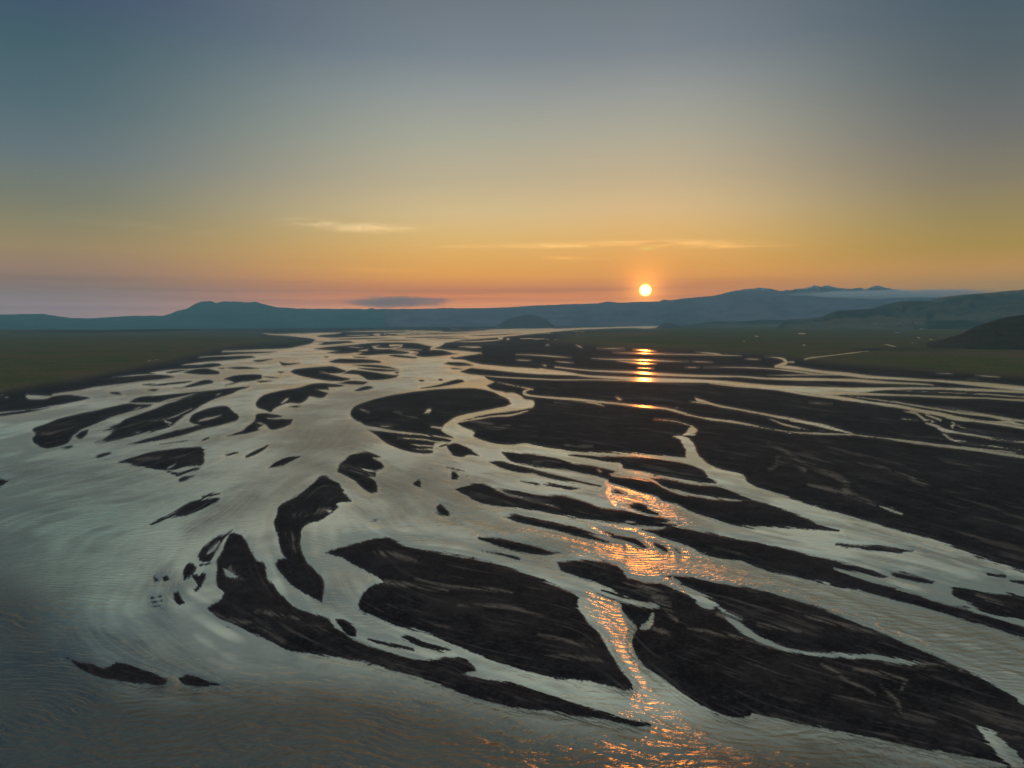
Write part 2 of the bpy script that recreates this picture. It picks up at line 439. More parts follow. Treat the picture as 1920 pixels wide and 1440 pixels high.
l|278,1130,1.5 303,1127,3
l|278,1138,2 300,1136,1
l|375,1060,2 395,1056,3
L|121,1231 145,1242 175,1246 198,1252 210,1244 230,1243 271,1258 313,1274 305,1283 270,1283 240,1280 192,1271 166,1261 144,1248
L|335,1272 350,1264 380,1272 412,1284 390,1288 350,1286
L|630,1162 645,1163 660,1172 668,1185 666,1193 655,1190 640,1177
L|752,1195 765,1192 790,1202 815,1210 845,1217 820,1217 780,1207
l|690,1198,2 720,1206,4 775,1217,2
w|884,1250,2 893,1253,5 902,1258,2
L|611,1036 640,1027 672,1018 700,1011 726,1009 745,1017 761,1026 831,1037 895,1050 959,1066 1008,1084 1040,1098 1075,1111 1085,1120 1083,1140 1104,1168 1123,1188 1139,1216 1164,1255 1184,1283 1186,1291 1160,1288 1120,1280 1056,1271 992,1258 960,1250 911,1232 847,1207 806,1188 751,1175 710,1159 675,1143 678,1120 697,1098 723,1092 697,1076 665,1060 640,1044
L|1046,1055 1080,1053 1113,1053 1152,1060 1168,1073 1177,1085 1231,1094 1260,1079 1343,1092 1439,1112 1504,1128 1568,1152 1632,1178 1695,1204 1759,1232 1823,1264 1887,1299 1920,1323 2000,1370 2200,1480 2500,1700 2050,1600 1890,1436 1855,1427 1759,1408 1664,1389 1568,1371 1504,1355 1440,1341 1410,1337 1405,1343 1388,1347 1362,1342 1337,1331 1298,1312 1270,1290 1247,1274 1225,1261 1203,1242 1190,1220 1184,1200 1190,1186 1196,1181 1193,1172 1168,1149 1160,1129 1120,1113 1100,1090 1053,1069
W|1030,1058 1053,1070 1095,1085 1136,1098 1171,1117 1199,1127 1228,1131 1237,1141 1210,1140 1164,1128 1120,1113 1090,1105 1060,1090 1020,1075
W|1196,1180 1210,1165 1223,1148 1226,1150 1224,1175 1205,1182
W|1826,1356 1840,1360 1871,1376 1919,1427 1960,1470 1920,1480 1889,1435 1860,1405 1840,1380
W|1228,1088 1262,1080 1280,1095 1300,1105 1340,1125 1352,1137 1330,1143 1320,1140 1290,1120 1262,1103
w|1345,1150,2 1362,1158,5 1385,1173,11 1405,1188,12 1430,1202,10 1470,1216,8 1500,1223,9 1560,1229,10 1640,1233,9 1700,1240,9 1745,1246,3
W|1335,1128 1360,1142 1395,1162 1385,1160 1355,1148
L|1203,993 1232,992 1258,988 1292,993 1308,997 1350,1007 1420,1017 1504,1037 1568,1053 1632,1070 1666,1082 1655,1084 1600,1074 1564,1065 1584,1075 1664,1097 1711,1113 1759,1127 1839,1151 1920,1178 2100,1235 2600,1400 2600,1440 2100,1252 1920,1193 1823,1166 1727,1140 1632,1114 1536,1091 1440,1070 1391,1053 1343,1044 1279,1021 1231,1003
L|1664,1069 1711,1079 1753,1090 1746,1096 1711,1090 1679,1082
L|1782,1101 1839,1108 1920,1120 2100,1150 2300,1200 2300,1290 2100,1225 1920,1166 1855,1152 1823,1133 1788,1117
l|1568,1020,2 1620,1027,5 1660,1031,5 1712,1033,1
l|1852,1077,2 1885,1080,3
l|1895,1090,3 1940,1094,5
L|1067,853 1110,854 1185,857 1230,860 1275,866 1300,873 1323,885 1331,897 1343,905 1317,904 1267,895 1233,888 1200,883 1167,878 1164,868 1140,866 1110,860
L|1217,896 1250,899 1300,908 1317,910 1350,912 1375,922 1408,937 1375,936 1333,931 1300,926 1267,919 1242,910 1228,902
L|942,848 960,848 1000,852 1040,858 1062,865 1075,870 1100,872 1135,878 1160,884 1145,888 1180,893 1215,899 1228,905 1242,914 1267,924 1300,930 1340,936 1375,940 1408,939 1440,946 1482,960 1515,972 1545,986 1572,995 1500,991 1440,988 1420,987 1375,984 1350,978 1317,967 1287,955 1267,945 1242,938 1233,931 1200,922 1170,913 1142,904 1140,898 1110,891 1072,884 1035,879 990,872 960,864 950,857
w|1147,891,2 1180,895,2 1217,902,2.5
w|1455,987,1.5 1500,990,2 1560,998,2
w|1120,880,1 1127,884,2
L|916,866 935,865 960,871 986,877 1030,887 1073,897 1095,904 1126,912 1088,906 1044,899 1015,893 1000,888 975,886 949,880 927,871
l|976,903,1 1000,906,4 1012,908,2
l|1018,908,2 1035,911,3 1060,914,4 1088,916,1
L|855,918 876,910 898,905 913,909 930,916 948,919 971,921 1015,928 1059,929 1088,937 1120,948 1133,952 1167,957 1217,967 1250,973 1262,979 1245,980 1276,984 1250,988 1217,988 1183,983 1150,979 1117,975 1073,967 1015,958 971,952 927,947 891,937 869,925
w|930,916,4 950,926,2 990,935,1.6 1020,942,2 1050,953,1
w|1172,979,2 1190,979,2
w|1230,980,2 1262,981,1.5
L|1158,946 1180,946 1203,945 1217,955 1233,965 1200,959 1175,951
l|1148,922,1 1158,923,3 1170,926,1
l|1180,933,1 1195,937,2 1203,938,1
L|946,967 964,965 1000,972 1040,981 1090,993 1130,1009 1165,1022 1129,1016 1088,1007 1040,995 1001,986 976,980
L|1120,990 1147,998 1172,1005 1192,1008 1207,1020 1223,1030 1200,1025 1175,1013 1150,1005
L|1217,1016 1230,1017 1250,1028 1257,1038 1242,1033 1227,1023
l|1262,1029,2 1272,1034,4 1278,1041,2
L|898,1009 925,1010 959,1015 1008,1025 1053,1037 1033,1041 992,1037 960,1031 927,1022
L|777,905 783,900 789,903 788,913 778,909
L|822,948 826,946 840,958 840,968 835,967 820,958
l|816,960,2 828,964,5 842,968,1
l|699,978,1 705,975,2.5 709,974,1
l|837,876,1.5 850,879,3 870,883,1
L|846,883 855,885 861,893 856,899 846,901
L|872,892 879,891 877,894 872,895
l|894,1030,1 930,1038,3 975,1048,4
l|1130,1105,1 1160,1115,2 1190,1125,1
"""
# veins and films of pale silt lying on the black sand
VEINS = """
1440,834,3 1465,845,3 1490,860,5 1500,868,6 1530,880,8 1553,890,7 1575,900,8 1590,910,6 1582,922,10 1600,932,8 1640,948,4
1440,885,3 1455,875,4 1458,860,4
1455,870,3 1480,872,4 1510,885,6
1515,912,3 1560,922,6 1590,932,8
1680,886,2 1700,893,6 1720,902,12 1740,915,4
1610,870,1 1640,876,3 1670,884,1
1500,845,1 1560,852,2 1610,855,1
720,1094,8 760,1101,8 800,1108,4 840,1112,3
700,1040,3 740,1045,10 780,1056,3
780,1090,2 850,1105,3 920,1110,5 960,1118,3
860,1140,2 900,1140,5 960,1145,5 1010,1160,3
1010,1195,3 1050,1205,5 1110,1218,3
1020,1235,2 1070,1238,5 1140,1245,3
480,1150,5 530,1160,9 560,1165,4
620,1140,5 640,1150,8 655,1160,4
400,1150,3 430,1165,5 470,1172,3
1195,1100,6 1225,1115,16 1245,1130,18 1255,1150,10 1270,1170,5
1170,1095,4 1190,1105,8 1215,1110,8
1225,1180,6 1245,1192,10 1255,1196,3
1290,1185,2 1330,1190,5 1380,1198,8 1420,1210,6 1480,1225,5
1345,1150,14 1365,1155,14 1390,1163,8
1420,1175,4 1460,1182,7 1500,1190,3
1510,1160,3 1560,1172,9 1610,1185,5 1660,1195,3
1660,1245,5 1720,1250,14 1780,1255,12 1820,1262,4
1600,1260,3 1660,1268,8 1700,1280,5 1690,1300,3
1650,1290,2 1680,1320,5 1690,1345,2
1540,1250,3 1580,1275,6 1640,1310,3
1830,1120,5 1860,1135,12 1900,1150,5
885,790,3 905,795,5 925,798,2
910,803,2 935,804,4 955,800,2
740,772,3 760,778,4 780,785,2
1060,833,4 1075,838,4 1110,838,1
1040,755,1 1075,755,2 1130,752,1
940,922,2 1000,940,5 1045,952,3
1000,867,1 1050,869,2
640,875,2 670,885,7 700,893,4
540,1000,8 550,1020,12 552,1040,6
550,970,5 590,962,10 620,955,3
60,812,2 100,815,3
250,862,2 300,860,3
390,1020,4 400,1028,10 412,1018,4
430,1065,6 440,1080,9 460,1090,4
"""
# shoals lying just under the surface: x,y,thickness
SHOALS = """
25,1120,3 40,1150,5 44,1195,6 62,1235,6 100,1262,3
290,1070,20 320,1100,30 300,1150,26 320,1190,18 360,1240,12 400,1262,10
150,1232,16 230,1232,30 300,1250,24 350,1262,18 400,1275,12
120,1190,30 200,1205,46 280,1220,30
560,862,10 610,880,12 700,930,10
540,800,10 600,825,22 640,835,16
660,948,12 700,965,20 720,975,14 760,966,10
690,910,20 740,915,26 760,905,16
770,895,14 800,885,22 830,870,20 850,865,12
600,1130,20 625,1120,30 650,1095,30
350,1000,10 420,960,16 480,930,10
0,880,16 80,890,26 180,900,22 260,890,10
640,812,30 660,840,30 700,860,12
930,1025,8 1000,1050,16 1060,1075,8
1600,985,10 1700,1020,22 1800,1050,20 1880,1075,10
1840,1070,8 1880,1085,12 1940,1095,12
1380,925,10 1400,940,22 1430,950,16
1080,925,8 1150,930,16 1200,940,10
1150,1010,8 1230,1020,16 1280,1040,8
250,1275,16 320,1290,18 420,1290,12 520,1300,8
100,720,8 200,735,12 280,738,10
"""
# stretches of choppy water: centre x,y, half width, half height, tilt
CHOP = """90,960,330,120,-0.25
60,1100,260,90,-0.35
250,1380,700,75,0.05
800,1400,520,70,0.14
1250,1410,420,60,0.12
1560,1420,300,50,0.15
1200,1045,150,34,0.28
1430,1100,190,30,0.30
1700,1190,230,34,0.38
1230,950,80,22,0.45
1190,1230,60,110,0.3
600,840,130,60,-0.5
480,930,150,50,-0.5
820,930,110,60,0.2
1000,1010,140,26,0.15
1880,1230,160,40,0.5
640,760,110,36,-0.3"""
# direction of flow at places (x, y, dx, dy)
FLOW = """100,700,1,-.2 300,700,1,-.12 600,660,1,-.05 900,640,1,0 1200,700,1,.04 1700,730,1,.06 1800,800,1,.12 1500,780,1,.12 1200,780,1,.1 1000,800,1,.1 1700,900,1,.3
1500,900,1,.3 1800,1080,1,.28 1300,870,1,.14 1150,920,1,.25 1300,950,1,.4 1100,1000,1,.22 1300,1060,1,.25 1600,1130,1,.35 1800,1180,1,.3 1700,1270,1,.35 1600,1380,1,.2 1300,1220,1,.3
1100,1150,1,.25 1160,1200,.6,1 1200,1280,1,.9 1100,1330,1,.3 900,1120,1,.15 1000,1210,1,.15 850,1240,1,.3 700,1190,1,.4 640,1060,.5,1 590,1080,.4,1 560,1000,.05,1 570,960,-.8,1 510,1080,.4,1
200,800,-1,.3 350,800,-1,.35 350,960,-1,.55 200,950,-1,.15 550,870,-1,.55 600,800,-.6,1 620,730,-1,.4 780,830,1,.35 820,770,1,.1 700,880,1,.4 680,900,1,.3 750,950,.8,1 900,930,1,.3
800,1010,1,.1 850,860,1,.2 200,1080,-.6,1 60,1150,-.1,1 100,1250,.5,1 300,1200,1,.9 450,1130,1,.5 250,1270,1,.25 300,1360,1,.1 600,1290,1,.15 900,1380,1,.3 400,1040,-.6,1 1500,1000,1,.2 1700,1020,1,.25"""
GREEN = ["-700,600 200,612 480,622 505,627.5 545,630 580,636 575,640 540,645 500,648 450,652 400,662 340,676 290,688 210,702 150,716 90,724 40,734 -100,760 -700,860",
         "2900,590 1300,598 1240,614 1100,620 1060,627 1040,636 1020,642 1100,650 1200,656 1300,659 1350,663 1440,667 1500,676 1560,685 1640,691 1760,700 1920,712 2900,790"]
# ------------------------------------------------------------------ numeric helpers
def hash2(ix, iy, seed):
    n = (ix.astype(np.int64) * 374761393 + iy.astype(np.int64) * 668265263 + seed * 1442695041) & 0xffffffff
    n = ((n ^ (n >> 13)) * 1274126177) & 0xffffffff
    n = (n ^ (n >> 16)) & 0xffffffff
    return n.astype(np.float64) / 2147483647.5 - 1.0
def vnoise(x, y, seed=0):
    ix = np.floor(x); iy = np.floor(y)
    fx = x - ix; fy = y - iy
    ux = fx * fx * (3 - 2 * fx); uy = fy * fy * (3 - 2 * fy)
    a = hash2(ix, iy, seed); b = hash2(ix + 1, iy, seed)
    c = hash2(ix, iy + 1, seed); e = hash2(ix + 1, iy + 1, seed)
    return (a * (1 - ux) + b * ux) * (1 - uy) + (c * (1 - ux) + e * ux) * uy
def fbm(x, y, octs=4, seed=0, gain=0.5):
    s = 0; a = 1; tot = 0
    for k in range(octs):
        s = s + a * vnoise(x * 2 ** k + 17.3 * k, y * 2 ** k - 9.1 * k, seed + k); tot += a; a *= gain
    return s / tot
def sstep(x, a, b):
    t = np.clip((x - a) / (b - a), 0, 1)
    return t * t * (3 - 2 * t)

def pts(s): return [tuple(float(v) for v in q.split(',')) for q in s.split()]
def smooth(P, closed=True, n=3):
    P = np.array(P, float); N = len(P); out = []
    idx = range(N) if closed else range(N - 1)
    for i in idx:
        if closed: p0, p1, p2, p3 = P[i - 1], P[i], P[(i + 1) % N], P[(i + 2) % N]
        else: p0, p1, p2, p3 = P[max(i - 1, 0)], P[i], P[i + 1], P[min(i + 2, N - 1)]
        # sharp corners stay sharp
        a = p1 - p0; b = p2 - p1; c = p3 - p2
        t1 = 0.5 * (p2 - p0); t2 = 0.5 * (p3 - p1)
        if (a[:2] @ b[:2]) < 0.1 * np.linalg.norm(a[:2]) * np.linalg.norm(b[:2]): t1 = b * 0.8
        if (b[:2] @ c[:2]) < 0.1 * np.linalg.norm(b[:2]) * np.linalg.norm(c[:2]): t2 = b * 0.8
        lb = np.linalg.norm(b[:2])
        for t in (t1, t2):
            l = np.linalg.norm(t[:2])
            if l > lb: t *= lb / l
        for k in range(n):
            s = k / n
            h = (2*s**3 - 3*s**2 + 1, s**3 - 2*s**2 + s, -2*s**3 + 3*s**2, s**3 - s**2)
            out.append(h[0] * p1 + h[1] * t1 + h[2] * p2 + h[3] * t2)
    if not closed: out.append(P[-1])
    return np.array(out)
def strip_poly(P):
    P = smooth(P, False, 3)
    d_ = np.gradient(P[:, :2], axis=0)
    d_ /= (np.linalg.norm(d_, axis=1)[:, None] + 1e-9)
    nrm = np.stack([-d_[:, 1], d_[:, 0]], 1)
    n = len(P); e = np.minimum(np.arange(n), n - 1 - np.arange(n)) / max(1.0, 0.22 * n)
    w = P[:, 2:3] * 0.5
    thin = np.clip((3.5 - P[:, 2:3]) / 2.0, 0, 1)
    w = w * (1 - thin * (1 - np.clip(e, 0.12, 1))[:, None]) * (1 - 0.05 * thin)
    a = P[:, :2] + nrm * w; b = P[:, :2] - nrm * w
    return np.concatenate([a, b[::-1]])

# ------------------------------------------------------------------ the ground grid: a fan of rows and columns over the plain
o_rows = np.concatenate([np.arange(4.7, 110, 0.8), np.arange(110, 950, 1.55), np.geomspace(950, 7000, 50)])[::-1]
Yr = F * CAM_H / o_rows                                     # near rows first
tcol = np.concatenate([-np.geomspace(2.2, 0.96, 70)[:-1], np.arange(-0.955, -0.77, 3.2 / F), np.arange(-0.77, 0.7701, 1.75 / F), np.arange(0.7725, 0.955, 3.2 / F), np.geomspace(0.96, 2.2, 70)[1:]])
NR, NC = len(Yr), len(tcol)
GY = np.repeat(Yr[:, None], NC, 1); GX = np.clip(GY * tcol[None, :], -26500, 26500)
PX, PY = project(GX, GY, 0.0)
X = GX.ravel(); Y = GY.ravel()
D = np.hypot(X, Y)
px_m = D / F                                                # metres per survey pixel across

# multi-scale noise: octaves fade out when finer than the grid there
def band_noise(lo_px, hi_px, seed):
    s = np.zeros_like(X); tot = np.zeros_like(X)
    for k in range(0, 13):
        lam = 0.4 * 2 ** k
        q = np.log2(lam / px_m)
        w = np.exp(-((q - 0.5 * (np.log2(lo_px) + np.log2(hi_px))) / (0.5 * (np.log2(hi_px) - np.log2(lo_px)))) ** 2)
        sel = w > 0.03
        if not sel.any(): continue
        v = np.zeros_like(X)
        v[sel] = vnoise(X[sel] / lam + 3.1 * k, Y[sel] / lam - 7.7 * k, seed + k) * w[sel]
        s += v; tot += w
    return (s / (tot + 1e-6)).reshape(NR, NC)
nf = band_noise(1.5, 6, 1)
nc = band_noise(8, 40, 40)

# flow direction field (in grid index space) and line integral of the noise along it
fl = np.array([tuple(float(v) for v in q.split(',')) for q in FLOW.split()])
th = np.arctan2(fl[:, 3], fl[:, 2]) * 2
c2 = np.zeros((NR, NC)); s2 = np.zeros((NR, NC)); tw = np.zeros((NR, NC))
for (x0, y0, _, _), t_ in zip(fl, th):
    w = 1.0 / (((PX - x0) / 1.6) ** 2 + (PY - y0) ** 2 + 400.0) ** 1.5
    c2 += w * math.cos(t_); s2 += w * math.sin(t_); tw += w
FA = 0.5 * np.arctan2(s2, c2)
fdx, fdy = np.cos(FA), np.sin(FA)
# index steps for one survey pixel
dcol = np.gradient(PX, axis=1); drow = np.gradient(PY, axis=0)
def bil(A, r, c):
    r = np.clip(r, 0, NR - 1.001); c = np.clip(c, 0, NC - 1.001)
    r0 = r.astype(int); c0 = c.astype(int); fr = r - r0; fc = c - c0
    return (A[r0, c0] * (1 - fr) * (1 - fc) + A[r0 + 1, c0] * fr * (1 - fc) + A[r0, c0 + 1] * (1 - fr) * fc + A[r0 + 1, c0 + 1] * fr * fc)
RR, CC = np.meshgrid(np.arange(NR, dtype=float), np.arange(NC, dtype=float), indexing='ij')
def lic(fields, length, step):
    acc = [f_.copy() for f_ in fields]; n = 1
    for sgn in (1, -1):
        r = RR.copy(); c = CC.copy()
        px_, py_ = fdx * sgn, fdy * sgn
        for k in range(int(length / step)):
            ri = np.clip(r, 0, NR - 1).astype(int); ci = np.clip(c, 0, NC - 1).astype(int)
            vx, vy = fdx[ri, ci], fdy[ri, ci]
            flip = np.where(vx * px_ + vy * py_ < 0, -1.0, 1.0)
            vx, vy = vx * flip, vy * flip
            px_, py_ = vx, vy
            c = c + step * vx / dcol[ri, ci]
            r = r + step * vy / drow[ri, ci]
            for a_, f_ in zip(acc, fields): a_ += bil(f_, r, c)
            if sgn == 1: pass
        n += int(length / step)
    out = []
    for a_ in acc:
        a_ = a_ / n; out.append(a_ / (a_.std() + 1e-9))
    return out
streak, streak_c = lic([nf, nc], 42, 3.0)
short, = lic([nf], 12, 2.0)

# ------------------------------------------------------------------ signed distance (metres on the ground) to every outline
# distances are measured on the ground with far-off depth compressed, so a bank seen edge-on stays a bank
KY = 0.30
f = np.full(NR * NC, -60.0); label = np.full(NR * NC, -1)
PXf, PYf = PX.ravel(), PY.ravel()
scale_y = np.minimum(1.0, KY * 12 * CAM_H / np.maximum(Y, 1.0)) 
def sdist(poly_px, margin=60.0):
    """signed distance in survey pixels, depth squeezed the way the survey sees it"""
    lo = poly_px.min(0) - margin; hi = poly_px.max(0) + margin
    sel = np.where((PXf > lo[0]) & (PXf < hi[0]) & (PYf > lo[1]) & (PYf < hi[1]))[0]
    if len(sel) == 0: return sel, None
    x = PXf[sel]; y = PYf[sel]
    best = np.full(len(sel), 1e9); inside = np.zeros(len(sel), bool)
    P = poly_px; Q = np.roll(P, -1, 0)
    for (x0, y0), (x1, y1) in zip(P, Q):
        ex, ey = x1 - x0, y1 - y0
        l2 = ex * ex + ey * ey
        if l2 < 1e-9: continue
        # only points near this edge need the exact distance
        t_ = np.clip(((x - x0) * ex + (y - y0) * ey) / l2, 0, 1)
        dd = (x - x0 - t_ * ex) ** 2 + (y - y0 - t_ * ey) ** 2
        np.minimum(best, dd, out=best)
        if y0 != y1:
            c_ = ((y0 > y) != (y1 > y)) & (x < ex * (y - y0) / ey + x0)
            inside ^= c_
    return sel, np.where(inside, 1.0, -1.0) * np.sqrt(best)
NAMES = []
for ln in SURVEY.strip().splitlines():
    head, body = ln.split('|')
    kind = head.split()[0]; nm = head.split()[1] if ' ' in head else ('sandbar' if kind in 'Ll' else '')
    P = pts(body)
    if kind == 'w' and P[0][1] < 641: P = [(a_, b_, c_ * 1.5) for a_, b_, c_ in P]
    poly = smooth(P, True, 3) if kind in 'LW' else strip_poly(P)
    sel, sd = sdist(poly)
    if len(sel) == 0: continue
    if kind in 'Ll':
        idx = len(NAMES); NAMES.append(nm)
        up = sd > f[sel]
        f[sel] = np.maximum(f[sel], sd)
        label[sel[up]] = idx
    else:
        f[sel] = np.minimum(f[sel], -sd)
f = f.reshape(NR, NC); label = label.reshape(NR, NC)
OFF = PY - (604 - (PX - 960) * math.tan(ROLL))              # pixels below the horizon
pxs = np.clip(0.08 + 0.92 * sstep(OFF, 70, 400), 0.08, 1.0)                        # detail grows towards the viewer
# shoreline wander: fine noise drawn out along the current
feather = 0.45 + 2.3 * sstep(nc / nc.std(), 0.2, 1.6)
fn = f + pxs * (np.where(OFF > 250, 0.9, 1.2) * feather * streak + 0.5 * short + 0.5 * nf / (nf.std() + 1e-9) * 1.0)
# downstream shoals: raggeder where the bank is broad
fn += 1.1 * pxs * streak_c * sstep(np.abs(f), 14, 2)
# far country beyond y~640: many fine threads of water
far = sstep(OFF, 40, 22) * sstep(PX, 640, 760) * sstep(PX, 1130, 960) * sstep(OFF, 8, 12)
fn = np.where((far > 0.1) & (streak + 0.4 * streak_c > 1.6 - 0.5 * far), -0.8, fn)
# height of the land: low bars with steep little edges; metres
rise = np.clip(px_m.reshape(NR, NC), 0.12, 6) ** 0.35
Z = np.where(fn > 0, 0.10 * (1 - np.exp(-fn / 1.2)) + 0.75 * (1 - np.exp(-fn / 14.0)), 0.9 * (np.exp(np.minimum(fn, 0) / 5.0) - 1)) 
Z += np.where(fn > 2, 0.003 * streak + 0.02 * streak_c, 0.0) * sstep(fn, 2, 10)
depth = np.clip(-fn, 0, 60)

shoal = np.zeros(NR * NC)
for ln in SHOALS.strip().splitlines():
    sel, sd = sdist(strip_poly(pts(ln)), 30)
    if len(sel): shoal[sel] = np.maximum(shoal[sel], sstep(sd, -26, 16))
shoal = np.clip(shoal.reshape(NR, NC) * (0.62 + 0.16 * streak_c + 0.16 * short + 0.1 * streak), 0, 1)

deep = np.zeros(NR * NC)
sel, sd = sdist(smooth(pts('-900,980 0,1075 110,1190 240,1290 450,1292 700,1290 1000,1365 1220,1395 1500,1390 1800,1450 2600,1640 2600,2600 -900,2600'), True, 2), 170)
deep[sel] = sstep(sd, -120, 60)
deep[PYf > 1560] = 1.0
deep = np.clip(deep.reshape(NR, NC) + 0.10 * streak_c * np.clip(4 * deep * (1 - deep), 0, 1).reshape(NR, NC), 0, 1)
bay = np.zeros(NR * NC)
sel, sd = sdist(smooth(pts('-900,760 0,800 70,870 200,890 330,930 260,1000 240,1090 120,1200 -900,1300'), True, 2), 170)
bay[sel] = sstep(sd, -160, 120)
bay = bay.reshape(NR, NC)

chop = np.zeros((NR, NC))
for ln in CHOP.splitlines():
    cx_, cy_, hw_, hh_, tl_ = (float(q) for q in ln.split(','))
    u_ = (PX - cx_) / hw_; v_ = (PY - cy_ - tl_ * (PX - cx_)) / hh_
    chop = np.maximum(chop, np.exp(-(u_ * u_ + v_ * v_) * 0.9))
chop = np.clip(chop * (1.15 + 0.12 * streak_c + 0.10 * nc / nc.std()), 0, 1)
chop = np.where(PY > 1440, np.maximum(chop, 0.9), chop) * (1 - 0.38 * sstep(PY, 1180, 1360))

# vegetation and silt maps
vgt = np.full(NR * NC, -30.0)
for g in GREEN:
    sel, sd = sdist(smooth(pts(g), True, 2), 60)
    vgt[sel] = np.maximum(vgt[sel], sd)
vgt = vgt.reshape(NR, NC)
veg = sstep(vgt + 3.0 * streak_c * pxs * 2 + 1.5 * streak * pxs, -5, 14)
# the same grass spreads thinly on the old bars by the left bank
veg = np.where((label >= 0) & (vgt < -2), veg + 0.25 * sstep(streak_c, 0.8, 2.2) * sstep(PX, 520, 200) * sstep(PY, 860, 700), veg)
silt = np.zeros((NR, NC))
for ln in VEINS.strip().splitlines():
    sel, sd = sdist(strip_poly(pts(ln)), 8)
    if len(sel) == 0: continue
    a = silt.ravel(); a[sel] = np.maximum(a[sel], sstep(sd, -5, 3)); silt = a.reshape(NR, NC)
silt = silt * sstep(short + 0.5 * streak, -0.9, 1.2)
# broad pale streaks everywhere, and wet margins
silt = np.maximum(silt * 0.85, 0.30 * sstep(streak_c + 0.5 * streak, 1.2, 3.2))
wet = sstep(fn, 5, 0.3)

# relief beyond the river: rising country on the right, low terrace on the left
def ground_rise(Xa, Ya):
    az_ = np.degrees(np.arctan2(Xa, Ya)); dist = np.hypot(Xa, Ya)
    z = 1.0 * fbm(Xa / 900.0, Ya / 900.0, 3, 5) * sstep(dist, 1800, 6000)
    return z
VEGZ = ground_rise(GX, GY) * sstep(vgt, 4, 30)
Z = Z + np.where(fn > 0, np.maximum(VEGZ, -0.05), 0)

# ------------------------------------------------------------------ meshes
def tag(o, label_=None, cat=None, group=None, kind=None):
    if label_: o['label'] = label_
    if cat: o['category'] = cat
    if group: o['group'] = group
    if kind: o['kind'] = kind
    return o
def make_mesh(name, V, Fc, mat, attrs=None, parent=None, smooth_=True):
    me = bpy.data.meshes.new(name)
    V = np.asarray(V, np.float32); Fc = np.asarray(Fc, np.int32)
    k = Fc.shape[1]
    me.vertices.add(len(V)); me.vertices.foreach_set('co', V.ravel())
    me.loops.add(Fc.size); me.loops.foreach_set('vertex_index', Fc.ravel())
    me.polygons.add(len(Fc))
    me.polygons.foreach_set('loop_start', np.arange(0, Fc.size, k, dtype=np.int32))
    me.polygons.foreach_set('loop_total', np.full(len(Fc), k, np.int32))
    me.polygons.foreach_set('use_smooth', np.full(len(Fc), smooth_))
    for an, av in (attrs or {}).items():
        at = me.attributes.new(an, 'FLOAT', 'POINT')
        at.data.foreach_set('value', np.asarray(av, np.float32).ravel())
    me.update(calc_edges=True)
    if mat: me.materials.append(mat)
    ob = bpy.data.objects.new(name, me)
    scene.collection.objects.link(ob)
    if parent: ob.parent = parent
    return ob
def quads(nr, nc):
    i = np.arange((nr - 1) * (nc - 1)); r = i // (nc - 1); c = i % (nc - 1)
    a = r * nc + c
    return np.stack([a, a + 1, a + nc + 1, a + nc], 1)
def submesh(name, faces, V, mat, attrs, **kw):
    used, inv = np.unique(faces.ravel(), return_inverse=True)
    return make_mesh(name, V[used], inv.reshape(faces.shape), mat, {k: v.ravel()[used] for k, v in attrs.items()}, **kw)
# ------------------------------------------------------------------ materials
def new_mat(name):
    mt = bpy.data.materials.new(name); mt.use_nodes = True
    mt.node_tree.nodes.clear()
    b = NB(mt.node_tree)
    out = b.n('ShaderNodeOutputMaterial'); p = b.n('ShaderNodeBsdfPrincipled')
    mt.node_tree.links.new(p.outputs[0], out.inputs[0])
    return mt, b, p, out
def bump(b, h, strength, dist):
    nd = b.n('ShaderNodeBump'); b.put(nd.inputs['Strength'], strength); b.put(nd.inputs['Distance'], dist); b.put(nd.inputs['Height'], h)
    return nd.outputs[0]
def geo_pos(b): return b.n('ShaderNodeNewGeometry').outputs['Position']

